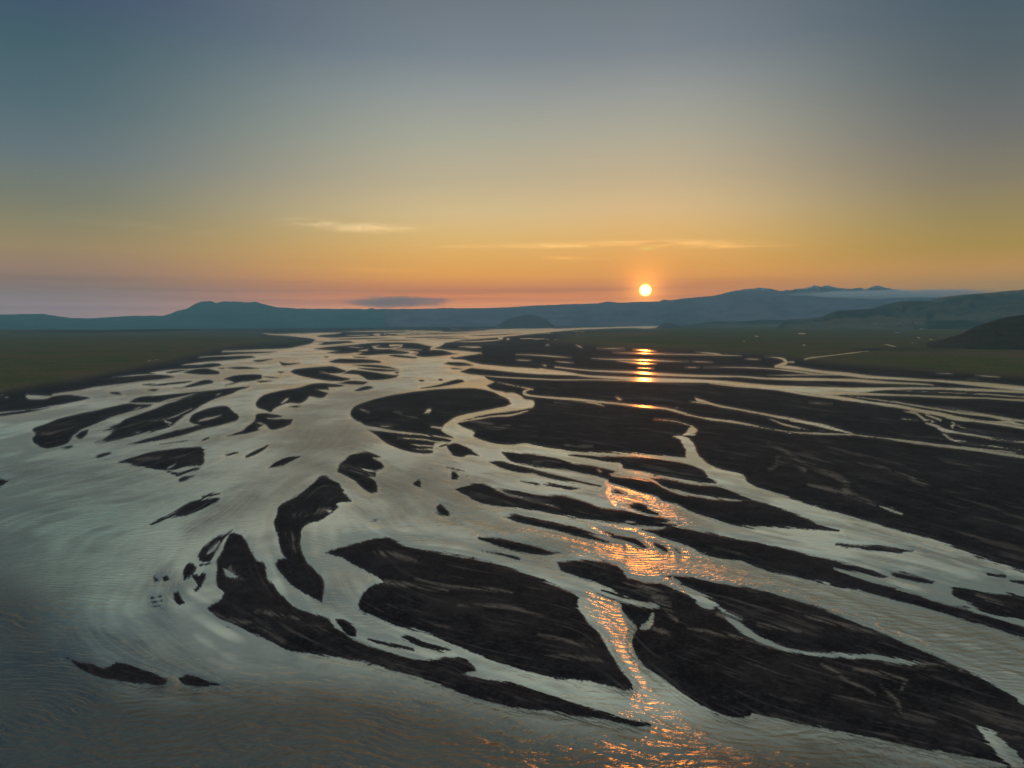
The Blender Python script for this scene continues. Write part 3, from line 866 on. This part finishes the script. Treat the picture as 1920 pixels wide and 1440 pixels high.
def ground_mat():
    mt, b, p, _ = new_mat('black_sand')
    pos = geo_pos(b)
    veg = b.attr('veg'); silt = b.attr('silt'); wet = b.attr('wet'); st = b.attr('streak')
    n1 = b.noise(pos, 0.9, 6, 0.65); n2 = b.noise(pos, 0.012, 5, 0.6); n3 = b.noise(pos, 0.16, 5, 0.6)
    sand = b.mix(b.mr(n2, 0.35, 0.65), (0.005, 0.004, 0.006, 1), (0.012, 0.009, 0.012, 1))
    sand = b.mix(b.m('MULTIPLY', b.mr(b.m('ADD', n1, b.m('MULTIPLY', n3, 0.6)), 0.7, 1.0), 0.6), sand, (0.036, 0.033, 0.035, 1))
    sand = b.mix(b.m('MULTIPLY', b.mr(b.noise(pos, 0.035, 6, 0.7), 0.46, 0.70), 0.75), sand, (0.040, 0.032, 0.034, 1))
    sand = b.mix(b.mr(b.noise(pos, 3.5, 2, 0.6), 0.6, 0.75, 0, 0.6), sand, (0.070, 0.066, 0.066, 1))
    sand = b.mix(b.mr(b.m('ADD', st, b.m('MULTIPLY', n3, 1.2)), 0.9, 3.2, 0.0, 0.85), sand, (0.062, 0.050, 0.050, 1))
    sand = b.mix(b.m('MULTIPLY', silt, b.mr(n1, 0.3, 0.6, 0.5, 1.0)), sand, (0.20, 0.165, 0.14, 1))
    grass = b.mix(b.mr(n2, 0.4, 0.62), (0.070, 0.082, 0.034, 1), (0.135, 0.112, 0.055, 1))
    grass = b.mix(b.mr(b.noise(pos, 0.0028, 4, 0.6), 0.42, 0.6, 0.0, 0.85), grass, (0.135, 0.092, 0.060, 1))
    grass = b.mix(b.mr(b.m('ADD', n3, b.m('MULTIPLY', n2, 0.6)), 0.72, 1.0, 0, 0.75), grass, (0.045, 0.050, 0.025, 1))
    c = b.mix(veg, sand, grass)
    b.put(p.inputs['Base Color'], c)
    rough = b.m('SUBTRACT', 0.85, b.m('MULTIPLY', wet, 0.35))
    rough = b.m('SUBTRACT', rough, b.m('MULTIPLY', silt, 0.15))
    b.put(p.inputs['Roughness'], b.m('MAXIMUM', rough, 0.35))
    b.put(p.inputs['Specular IOR Level'], b.m('MULTIPLY', b.m('SUBTRACT', 1.0, veg), 0.09))
    h = b.m('ADD', b.m('MULTIPLY', n1, 0.6), n3)
    b.put(p.inputs['Normal'], bump(b, h, 0.4, 0.06))
    return mt

def water_mat():
    mt, b, p, out = new_mat('silty_water')
    pos = geo_pos(b)
    dep = b.attr('depth'); st = b.attr('streak'); stc = b.attr('streak_c')
    # current ripples about two and a half metres apart; slow warps bend their crests
    w = b.noise(pos, 0.012, 2, 0.5, 0.0, 1)
    wv = b.v('SCALE', b.v('SUBTRACT', w, (0.5, 0.5, 0.5))); wv.node.inputs[3].default_value = 70.0
    w2 = b.noise(pos, 0.11, 2, 0.5, 0.0, 1)
    wv2 = b.v('SCALE', b.v('SUBTRACT', w2, (0.5, 0.5, 0.5))); wv2.node.inputs[3].default_value = 2.5
    q = b.v('ADD', b.v('ADD', pos, wv), wv2)
    def lay(rot, sx_, scale, det, rough):
        mp = b.n('ShaderNodeMapping'); mp.inputs['Rotation'].default_value = (0, 0, R(rot)); mp.inputs['Scale'].default_value = (sx_, 1.0, 1.0)
        b.put(mp.inputs[0], q)
        return b.noise(mp.outputs[0], scale, det, rough)
    r1 = lay(-14, 0.26, 0.50, 1, 0.5)
    r2 = lay(16, 0.34, 0.72, 1, 0.5)
    r3 = lay(3, 0.6, 1.9, 2, 0.6)
    rid = b.m('SUBTRACT', 1.0, b.m('MULTIPLY', b.m('ABSOLUTE', b.m('SUBTRACT', r1, 0.5)), 4.0))
    big = b.noise(pos, 0.009, 4, 0.55)
    chop = b.attr('chop')
    wt = b.n('ShaderNodeTexWave', wave_type='BANDS', bands_direction='Y')
    b.put(wt.inputs['Vector'], q); wt.inputs['Scale'].default_value = 0.125; wt.inputs['Distortion'].default_value = 5.0
    wt.inputs['Detail'].default_value = 2.0; wt.inputs['Detail Scale'].default_value = 0.9
    rough_water = b.m('ADD', b.mr(big, 0.38, 0.62, 0.15, 0.55), b.m('MULTIPLY', chop, CHOP_H))
    amp = b.m('MULTIPLY', b.m('MULTIPLY', rough_water, b.mr(dep, 0.3, 16.0, 0.22, 1.0)), b.mr(stc, -2.2, 2.2, 0.85, 1.12))
    h = b.m('ADD', b.m('ADD', b.m('MULTIPLY', r1, 0.9), b.m('MULTIPLY', r2, 0.7)), b.m('ADD', b.m('MULTIPLY', r3, 0.32), b.m('MULTIPLY', wt.outputs[1], 0.20)))
    b.put(p.inputs['Normal'], bump(b, b.m('MULTIPLY', h, amp), 1.0, WAVE_H))
    shoal = b.mr(dep, 0.0, 3.0)
    tone = b.m('ADD', b.m('MULTIPLY', big, 1.0), b.m('MULTIPLY', stc, 0.05))
    silt = b.mix(b.mr(tone, 0.40, 0.60), (0.33, 0.34, 0.28, 1), (0.80, 0.80, 0.65, 1))
    silt = b.mix(b.m('MULTIPLY', chop, 0.85), silt, b.mix(1.0, silt, (0.45, 0.45, 0.45, 1), 'MULTIPLY'))
    silt = b.mix(b.attr('bay'), silt, b.mix(1.0, silt, (0.66, 0.92, 0.98, 1), 'MULTIPLY'))
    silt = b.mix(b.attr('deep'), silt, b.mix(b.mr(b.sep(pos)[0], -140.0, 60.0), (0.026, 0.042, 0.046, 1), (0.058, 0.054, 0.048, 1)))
    silt = b.mix(b.m('MULTIPLY', b.attr('shoal'), 0.72), silt, (0.035, 0.036, 0.036, 1))
    b.put(p.inputs['Base Color'], b.mix(shoal, (0.06, 0.056, 0.052, 1), silt))
    b.put(p.inputs['Roughness'], b.m('ADD', b.m('ADD', 0.15, b.m('MULTIPLY', chop, 0.10)), b.m('MULTIPLY', b.m('SUBTRACT', 1.0, shoal), 0.10)))
    p.inputs['IOR'].default_value = 1.9
    b.put(p.inputs['Specular IOR Level'], b.m('MULTIPLY', b.mr(dep, 0.0, 2.0, 0.3, 1.0), b.m('SUBTRACT', 1.0, b.m('MULTIPLY', b.attr('deep'), 0.62))))
    p.inputs['Specular Tint'].default_value = (0.93, 1.0, 0.93, 1)
    return mt

def hill_mat(name, ca, cb, rock, snow=False):
    mt, b, p, _ = new_mat(name)
    pos = geo_pos(b)
    n1 = b.noise(pos, 0.0011, 7, 0.6); n2 = b.noise(pos, 0.006, 6, 0.65)
    slope = b.sep(b.n('ShaderNodeNewGeometry').outputs['Normal'])[2]
    c = b.mix(b.mr(n1, 0.4, 0.6), ca, cb)
    c = b.mix(b.mr(b.m('ADD', slope, b.m('MULTIPLY', n2, 0.3)), 1.05, 0.85), c, rock)
    if snow:
        z = b.sep(pos)[2]
        k = b.m('ADD', b.m('MULTIPLY', z, 0.001), b.m('MULTIPLY', n2, 1.0))
        c = b.mix(b.mr(k, *SNOW_LINE), c, (0.40, 0.43, 0.48, 1))
    b.put(p.inputs['Base Color'], c)
    p.inputs['Roughness'].default_value = 0.95
    p.inputs['Specular IOR Level'].default_value = 0.1
    b.put(p.inputs['Normal'], bump(b, n2, 0.8, 25.0))
    return mt
def plain_mat(name, c, rough=0.7, var=0.25, scale=1.5):
    mt, b, p, _ = new_mat(name)
    n = b.noise(geo_pos(b), scale, 4, 0.6)
    b.put(p.inputs['Base Color'], b.mix(b.mr(n, 0.3, 0.7), c, tuple(v * (1 - var) for v in c[:3]) + (1,)))
    p.inputs['Roughness'].default_value = rough
    return mt
M_GROUND = ground_mat(); M_WATER = water_mat()
# ------------------------------------------------------------------ land, bars and water
V = np.stack([GX.ravel(), GY.ravel(), Z.ravel()], 1)
Q = quads(NR, NC)
zf = Z.ravel(); lf = label.ravel()
up = (zf[Q] > -0.06).any(1)
# each face belongs to the outline its highest corner came from
hi = Q[np.arange(len(Q)), np.argmax(fn.ravel()[Q], axis=1)]
lab = lf[hi]
attrs = {'veg': veg, 'silt': silt, 'wet': wet, 'streak': streak}
nb = 0
for k, nm in enumerate(NAMES):
    fs = Q[up & (lab == k)]
    if len(fs) == 0: continue
    o = submesh(nm if nm in ('far_plain', 'left_plain', 'right_plain') else 'sandbar', fs, V, M_GROUND, attrs)
    if nm in ('far_plain', 'left_plain', 'right_plain'): o.name = {'far_plain': 'ground', 'left_plain': 'grass_plain', 'right_plain': 'sand_plain'}[nm]
    tag(o, kind='structure'); nb += 1
rest = Q[~(up & (lab >= 0))]
tag(submesh('riverbed', rest, V, M_GROUND, attrs), kind='structure')
Vw = np.stack([GX.ravel(), GY.ravel(), np.zeros(NR * NC)], 1)
shown = Q[(zf[Q] < 0.08).any(1)]
tag(submesh('river_water', shown, Vw, M_WATER, {'depth': depth, 'deep': deep, 'shoal': shoal, 'chop': chop, 'bay': bay, 'streak': streak, 'streak_c': streak_c}), kind='structure')
# base of the land under and beyond the plain
n_ = 64
gx = np.linspace(-27000, 27000, n_); gy = np.linspace(-6000, 23500, n_)
A, B = np.meshgrid(gx, gy)
Vb = np.stack([A.ravel(), B.ravel(), np.full(A.size, -1.3)], 1)
z0 = np.zeros(A.size)
tag(make_mesh('terrain', Vb, quads(n_, n_), M_GROUND, {'veg': z0 + 0.6, 'silt': z0, 'wet': z0, 'streak': z0}), kind='structure')

# ------------------------------------------------------------------ hills
def hill(name, prof, dist, reach, mat, back=0.6, gully=0.16, nv=46, step=2.0, foot=None, seed=3, lbl=None, sharp=1.25, freq=14.0, crest=0.6):
    """prof: skyline in the survey frame; the skyline stands dist metres away and falls to the plain over reach metres"""
    P = np.array(prof, float)
    xs = np.arange(P[0, 0], P[-1, 0] + 0.1, step)
    ys = np.interp(xs, P[:, 0], P[:, 1])
    ys = ys + crest * fbm(xs / 9.0, xs * 0 + seed, 4, seed)            # small roughness of the crest
    ds = np.array([ray(a, b) for a, b in zip(xs, ys)])
    hd = np.hypot(ds[:, 0], ds[:, 1])
    H = CAM_H + dist * ds[:, 2] / hd
    fade = sstep(xs, xs[0], xs[0] + 12) * sstep(xs, xs[-1], xs[-1] - 12) if foot != 'open' else np.ones_like(xs)
    H = np.maximum(H, 2.0)
    dirx, diry = ds[:, 0] / hd, ds[:, 1] / hd
    vs = np.concatenate([np.linspace(0, 1, nv), 1 + np.linspace(0, 1, nv // 3)[1:] * back])
    nx = len(xs); Vv = np.zeros((len(vs), nx, 3))
    for j, v in enumerate(vs):
        if v <= 1: rr = dist - reach * (1 - v); s = v ** sharp
        else: rr = dist + reach * (v - 1); s = max(0.0, 1 - ((v - 1) / back) ** 1.5)
        wx = dirx * rr; wy = diry * rr
        az_m = np.arctan2(dirx, diry) * dist
        L = reach / freq * 2.2
        g = np.abs(fbm(az_m / L + 0.35 * fbm(az_m / L / 2, wx * 0 + v * 3, 2, seed + 9), wy * 0 + v * 1.6 + seed, 4, seed))
        g2 = fbm(az_m / L / 3, wx * 0 + v * 7, 3, seed + 4)
        cut = gully * (1 - 2.2 * g + 0.35 * g2) * math.sin(math.pi * min(v, 1.0)) ** 0.8 if v <= 1 else 0
        lim = 0.94 if v < 0.97 else 1.0
        z = np.minimum(H * np.maximum(s + cut, 0), H * (s + (1 - s) * 0.8)) if v < 1 else H * s
        # never rise over the skyline
        cap = CAM_H + rr * ds[:, 2] / hd
        z = np.where((v < 1), np.minimum(z, cap - (1 - v) * 0.03 * H), z)
        Vv[j] = np.stack([wx, wy, z * 1.0 - 1.6 * (v == 0) - 1.6 * (v == vs[-1])], 1)
    o = make_mesh(name, Vv.reshape(-1, 3), quads(len(vs), nx), mat)
    tag(o, lbl, kind='structure')
    return o
M_FAR = hill_mat('haze_violet_rock', (0.085, 0.065, 0.095, 1), (0.14, 0.11, 0.15, 1), (0.065, 0.050, 0.070, 1))  # violet of the hazy air painted into the rock colour
M_SNOW = hill_mat('snowy_mountain_rock', (0.11, 0.11, 0.13, 1), (0.15, 0.14, 0.16, 1), (0.07, 0.07, 0.08, 1), snow=True)
M_TEAL = hill_mat('haze_teal_slope', (0.030, 0.085, 0.085, 1), (0.050, 0.115, 0.110, 1), (0.030, 0.065, 0.075, 1))  # teal of the distant haze put into the slope colour
M_NEAR = hill_mat('dark_heath_slope', (0.016, 0.016, 0.010, 1), (0.040, 0.030, 0.020, 1), (0.018, 0.015, 0.013, 1))
M_TABLE = hill_mat('dark_basalt', (0.05, 0.045, 0.05, 1), (0.07, 0.06, 0.06, 1), (0.04, 0.036, 0.04, 1))
M_HILL = hill_mat('grassy_hill', (0.022, 0.024, 0.014, 1), (0.105, 0.080, 0.050, 1), (0.026, 0.022, 0.020, 1))
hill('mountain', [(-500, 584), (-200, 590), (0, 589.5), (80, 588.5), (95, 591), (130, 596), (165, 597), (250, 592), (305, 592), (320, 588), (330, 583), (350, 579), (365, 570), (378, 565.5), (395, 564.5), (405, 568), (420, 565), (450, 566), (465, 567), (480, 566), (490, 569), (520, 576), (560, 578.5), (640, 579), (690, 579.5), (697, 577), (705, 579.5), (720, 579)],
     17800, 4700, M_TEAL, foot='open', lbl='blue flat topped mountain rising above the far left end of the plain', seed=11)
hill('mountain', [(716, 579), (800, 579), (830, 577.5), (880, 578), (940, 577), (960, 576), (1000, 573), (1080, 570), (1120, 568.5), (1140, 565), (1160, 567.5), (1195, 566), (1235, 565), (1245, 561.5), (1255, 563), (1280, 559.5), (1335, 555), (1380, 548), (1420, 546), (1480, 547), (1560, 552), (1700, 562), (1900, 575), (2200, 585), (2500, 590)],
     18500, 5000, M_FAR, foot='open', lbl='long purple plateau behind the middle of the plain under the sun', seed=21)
hill('mountain', [(1300, 566), (1335, 555), (1380, 545), (1410, 541), (1425, 539.5), (1440, 541), (1460, 545), (1480, 544), (1500, 541), (1520, 538), (1527, 534.5), (1537, 537.5), (1545, 536), (1551, 534.5), (1560, 538), (1585, 541), (1600, 542), (1613, 539), (1622, 542), (1635, 537), (1641, 535.5), (1655, 537.5), (1680, 543), (1690, 547), (1720, 552), (1800, 560), (1950, 568)],
     20800, 1800, M_SNOW, foot='open', gully=0.35, step=1.0, crest=1.3, lbl='jagged mountain with patches of snow right of the sun', seed=31)
hill('hill', [(928, 613), (934, 609), (942, 604), (955, 597), (975, 593), (985, 590), (1000, 590), (1010, 593), (1025, 600), (1035, 608), (1040, 612)], 10500, 800, M_TABLE, step=1.0, gully=0.1, sharp=0.9, lbl='small steep table hill alone on the far plain', seed=5)
hill('hill', [(1230, 614), (1236, 611), (1241, 607.5), (1248, 604.5), (1254, 604.5), (1262, 606.5), (1272, 610), (1281, 613.5)], 9500, 500, M_TABLE, step=1.0, gully=0.1, sharp=1.0, lbl='little rocky knoll under the sun', seed=6)
hill('hill', [(1278, 610), (1300, 608), (1340, 602.5), (1380, 603), (1430, 599), (1470, 600), (1520, 601), (1600, 606)], 11500, 1300, M_HILL, gully=0.12, lbl='low grey hills behind the grass plain', seed=7, crest=0.4)
hill('hill', [(1730, 572), (1745, 563), (1760, 558), (1790, 554), (1830, 551), (1920, 543), (2050, 533), (2250, 520), (2600, 500)], 10800, 3000, M_HILL, foot='open', gully=0.28, lbl='long green hillside rising out of the right edge of the view', seed=8)
hill('hill', [(1458, 612), (1465, 608), (1470, 602), (1482, 598.5), (1510, 598), (1540, 594), (1555, 588), (1570, 582), (1600, 580.5), (1630, 579), (1645, 576), (1660, 571), (1690, 565), (1715, 563.5), (1740, 564.5), (1752, 568), (1775, 575), (1830, 587), (1920, 598), (2000, 606)], 9500, 2300, M_HILL, gully=0.30, lbl='green headland with a cliff at its tip behind the farms', seed=9)
hill('hill', [(1738, 646), (1755, 640), (1775, 634), (1800, 627), (1830, 612), (1860, 602), (1890, 594), (1920, 590), (1980, 580), (2100, 560), (2300, 540), (2600, 540)], 2700, 420, M_NEAR, gully=0.13, step=2.0, foot='open', lbl='dark near hill at the right edge', seed=10, sharp=1.0, crest=0.8)
hill('hill', [(1560, 657), (1600, 654), (1640, 652), (1680, 650), (1700, 651), (1740, 656), (1790, 660)], 2150, 60, M_HILL, gully=0.05, step=2.0, lbl='low dark mound beside the tributary', seed=12, sharp=1.0, nv=16, crest=0.5)
hill('hill', [(-500, 621), (-100, 619.5), (0, 618.5), (100, 618), (180, 618.8), (260, 617.5), (330, 617), (365, 617.3), (380, 619)], 7800, 500, M_HILL, gully=0.05, step=2.0, foot='open', lbl='long low dark terrace at the back of the left grass plain', seed=13, nv=16, crest=0.5)

# ------------------------------------------------------------------ haze
def box(name, x0, x1, y0, y1, z0_, z1_, mat):
    V_ = [(x, y, z) for z in (z0_, z1_) for y in (y0, y1) for x in (x0, x1)]
    F_ = [(0, 2, 3, 1), (4, 5, 7, 6), (0, 1, 5, 4), (2, 6, 7, 3), (0, 4, 6, 2), (1, 3, 7, 5)]
    return make_mesh(name, V_, F_, mat, smooth_=False)
hm = bpy.data.materials.new('haze_air'); hm.use_nodes = True
hn = hm.node_tree; hn.nodes.clear()
ho = hn.nodes.new('ShaderNodeOutputMaterial'); hv = hn.nodes.new('ShaderNodeVolumePrincipled')
hv.inputs['Color'].default_value = HAZE_COLOR
hv.inputs['Density'].default_value = HAZE_DENSITY
hv.inputs['Anisotropy'].default_value = HAZE_G
hn.links.new(hv.outputs[0], ho.inputs['Volume'])
if HAZE_DENSITY > 0:
    tag(box('haze', -28000, 28000, -7000, 24000, -4.0, 1170.0, hm), kind='stuff')
# ------------------------------------------------------------------ clouds: soft bodies of vapour
def cloud_mat(name, dens, scale, stretch, color, lo, hi, half):
    mt = bpy.data.materials.new(name); mt.use_nodes = True
    t_ = mt.node_tree; t_.nodes.clear(); b = NB(t_)
    out = b.n('ShaderNodeOutputMaterial'); v = b.n('ShaderNodeVolumePrincipled')
    obj = b.n('ShaderNodeTexCoord').outputs['Object']
    s = b.v('MULTIPLY', obj, stretch)
    n = b.noise(s, scale, 5, 0.6, 0.6)
    q = b.v('DIVIDE', obj, half)
    ln = b.v('LENGTH', q, out=1)
    fall = b.mr(ln, 1.0, 0.25)
    k = b.mr(b.m('ADD', n, b.m('MULTIPLY', b.m('SUBTRACT', fall, 0.5), 0.55)), lo, hi)
    b.put(v.inputs['Density'], b.m('MULTIPLY', b.m('MULTIPLY', k, fall), dens))
    v.inputs['Color'].default_value = color
    v.inputs['Anisotropy'].default_value = 0.3
    t_.links.new(v.outputs[0], out.inputs['Volume'])
    return mt
def cloud(px, py, dist, w_px, h_px, depth_m, mat_args, label_, tilt=0.0):
    d_ = ray(px, py); hd = math.hypot(d_[0], d_[1])
    c = Vector((d_[0] / hd * dist, d_[1] / hd * dist, CAM_H + dist * d_[2] / hd))
    half = (w_px / F * dist / 2, depth_m / 2, h_px / F * dist / 2)
    mt = cloud_mat('cloud_vapour', *mat_args, half)
    nu, nv_ = 32, 16
    VV, FF = [], []
    for j in range(nv_ + 1):
        ph = math.pi * j / nv_
        for i in range(nu):
            a = 2 * math.pi * i / nu
            VV.append((half[0] * math.sin(ph) * math.cos(a), half[1] * math.sin(ph) * math.sin(a), half[2] * math.cos(ph)))
    for j in range(nv_):
        for i in range(nu):
            FF.append((j * nu + i, (j + 1) * nu + i, (j + 1) * nu + (i + 1) % nu, j * nu + (i + 1) % nu))
    o = make_mesh('cloud', VV, FF, mt)
    o.location = c; o.rotation_euler = (0, tilt, -math.atan2(d_[0], d_[1]))
    tag(o, label_, 'cloud')
    return o
cloud(742, 566, 37500, 330, 40, 2600, (1.6e-3, 1.0, (1 / 1500, 1 / 1500, 1 / 260), (0.42, 0.50, 0.66, 1), 0.42, 0.75), 'dark grey cloud bank low over the ridge left of the small table hill')
cloud(1665, 551, 17500, 470, 24, 900, (9e-3, 1.0, (1 / 900, 1 / 900, 1 / 160), (0.97, 0.97, 1.0, 1), 0.40, 0.72), 'thin white cloud lying along the flank of the snowy mountain', tilt=0.012)

# ------------------------------------------------------------------ farms under the headland
from mathutils.bvhtree import BVHTree
dg = bpy.context.evaluated_depsgraph_get()
TREES = [BVHTree.FromObject(o, dg) for o in scene.objects if o.type == 'MESH' and o.name.split('.')[0] == 'hill']
def on_land(px, py):
    d_ = Vector(ray(px, py)); o_ = Vector((0, 0, CAM_H)); best = None
    for t_ in TREES:
        r = t_.ray_cast(o_, d_)
        if r[0] is not None and (best is None or r[3] < best[3]): best = r
    if d_.z < 0:
        k = (0.8 - CAM_H) / d_.z
        if best is None or k < best[3]: return o_ + d_ * k
    return best[0]
M_WALL = plain_mat('painted_wall', (0.24, 0.26, 0.27, 1), 0.7, 0.1, 0.5)
M_RED = plain_mat('red_roof_sheet', (0.22, 0.05, 0.04, 1), 0.5)
M_BLUE = plain_mat('blue_roof_sheet', (0.10, 0.20, 0.32, 1), 0.5)
M_GREY = plain_mat('grey_roof_sheet', (0.20, 0.22, 0.24, 1), 0.4)
M_DARK = plain_mat('dark_pane', (0.03, 0.035, 0.04, 1), 0.2)
def farmhouse(px, py, L, Wd, Hh, turn, roof, label_, name='farmhouse', cat='farm building'):
    c = on_land(px, py)
    root = bpy.data.objects.new(name, None); scene.collection.objects.link(root)
    root.location = (c.x, c.y, c.z - 0.2); root.rotation_euler = (0, 0, turn)
    tag(root, label_, cat, 'farm buildings under the headland')
    a, w, h = L / 2, Wd / 2, Hh
    r = Hh + Wd * 0.32
    # walls with gables
    V_ = [(-a, -w, -2), (a, -w, -2), (a, w, -2), (-a, w, -2), (-a, -w, h), (a, -w, h), (a, w, h), (-a, w, h), (-a, 0, r), (a, 0, r)]
    me = bpy.data.meshes.new('wall'); me.from_pydata(V_, [], [(0, 1, 5, 4), (2, 3, 7, 6), (1, 2, 6, 9, 5), (3, 0, 4, 8, 7), (3, 2, 1, 0)])
    me.materials.append(M_WALL); o = bpy.data.objects.new('wall', me); scene.collection.objects.link(o); o.parent = root
    # roof: two thick slopes overhanging the walls
    e = 0.5; k = Wd * 0.32 / w; t_ = 0.3
    y1 = w + e; z1 = r - k * y1
    V_ = [(-a - e, -y1, z1 + .02), (a + e, -y1, z1 + .02), (a + e, 0, r + .02), (-a - e, 0, r + .02), (a + e, y1, z1 + .02), (-a - e, y1, z1 + .02)]
    V_ += [(x, y, z + t_) for x, y, z in V_]
    F_ = [(6, 7, 8, 9), (9, 8, 10, 11), (0, 3, 2, 1), (3, 5, 4, 2), (0, 1, 7, 6), (4, 5, 11, 10), (1, 2, 8, 7), (2, 4, 10, 8), (3, 0, 6, 9), (5, 3, 9, 11)]
    me = bpy.data.meshes.new('roof'); me.from_pydata(V_, [], F_)
    me.materials.append(roof); o = bpy.data.objects.new('roof', me); scene.collection.objects.link(o); o.parent = root
    def slab(nm, x0, x1, z0_, z1_):
        V2 = [(x, y, z) for z in (z0_, z1_) for y in (-w - 0.06, -w + 0.02) for x in (x0, x1)]
        q = make_mesh(nm, V2, [(0, 2, 3, 1), (4, 5, 7, 6), (0, 1, 5, 4), (2, 6, 7, 3), (0, 4, 6, 2), (1, 3, 7, 5)], M_DARK, parent=root, smooth_=False)
        return q
    slab('door', -a * 0.1 - 0.7, -a * 0.1 + 0.7, 0.0, 2.2)
    n = max(2, int(L / 7))
    for i in range(n):
        x = -a + (i + 0.5) * L / n
        if abs(x + a * 0.1) < 2: continue
        slab('window', x - 0.7, x + 0.7, 1.2, 2.5)
farmhouse(1641, 608.2, 34, 13, 5.0, 0.15, M_GREY, 'long white barn at the left end of the farm row below the headland')
farmhouse(1655, 608.4, 26, 11, 4.0, -0.1, M_RED, 'white barn next to the leftmost long barn of the farm row')
farmhouse(1686, 607.4, 30, 12, 5.0, 0.2, M_GREY, 'pale barn standing alone in the middle of the farm row')
farmhouse(1717, 606.4, 22, 10, 5.0, -0.15, M_GREY, 'white house left of the pair at the upper end of the farm row')
farmhouse(1726, 606.0, 30, 12, 5.5, 0.1, M_GREY, 'white barn highest on the slope at the right end of the farm row')
farmhouse(1727, 617.6, 24, 11, 4.5, 0.0, M_GREY, 'pale farmhouse out on the flat below the farm row')
farmhouse(1736, 618.2, 20, 10, 4.0, 0.3, M_RED, 'red roofed shed beside the pale farmhouse on the flat')
farmhouse(1682, 625.0, 24, 11, 4.5, -0.2, M_BLUE, 'blue roofed house alone on the grass plain')
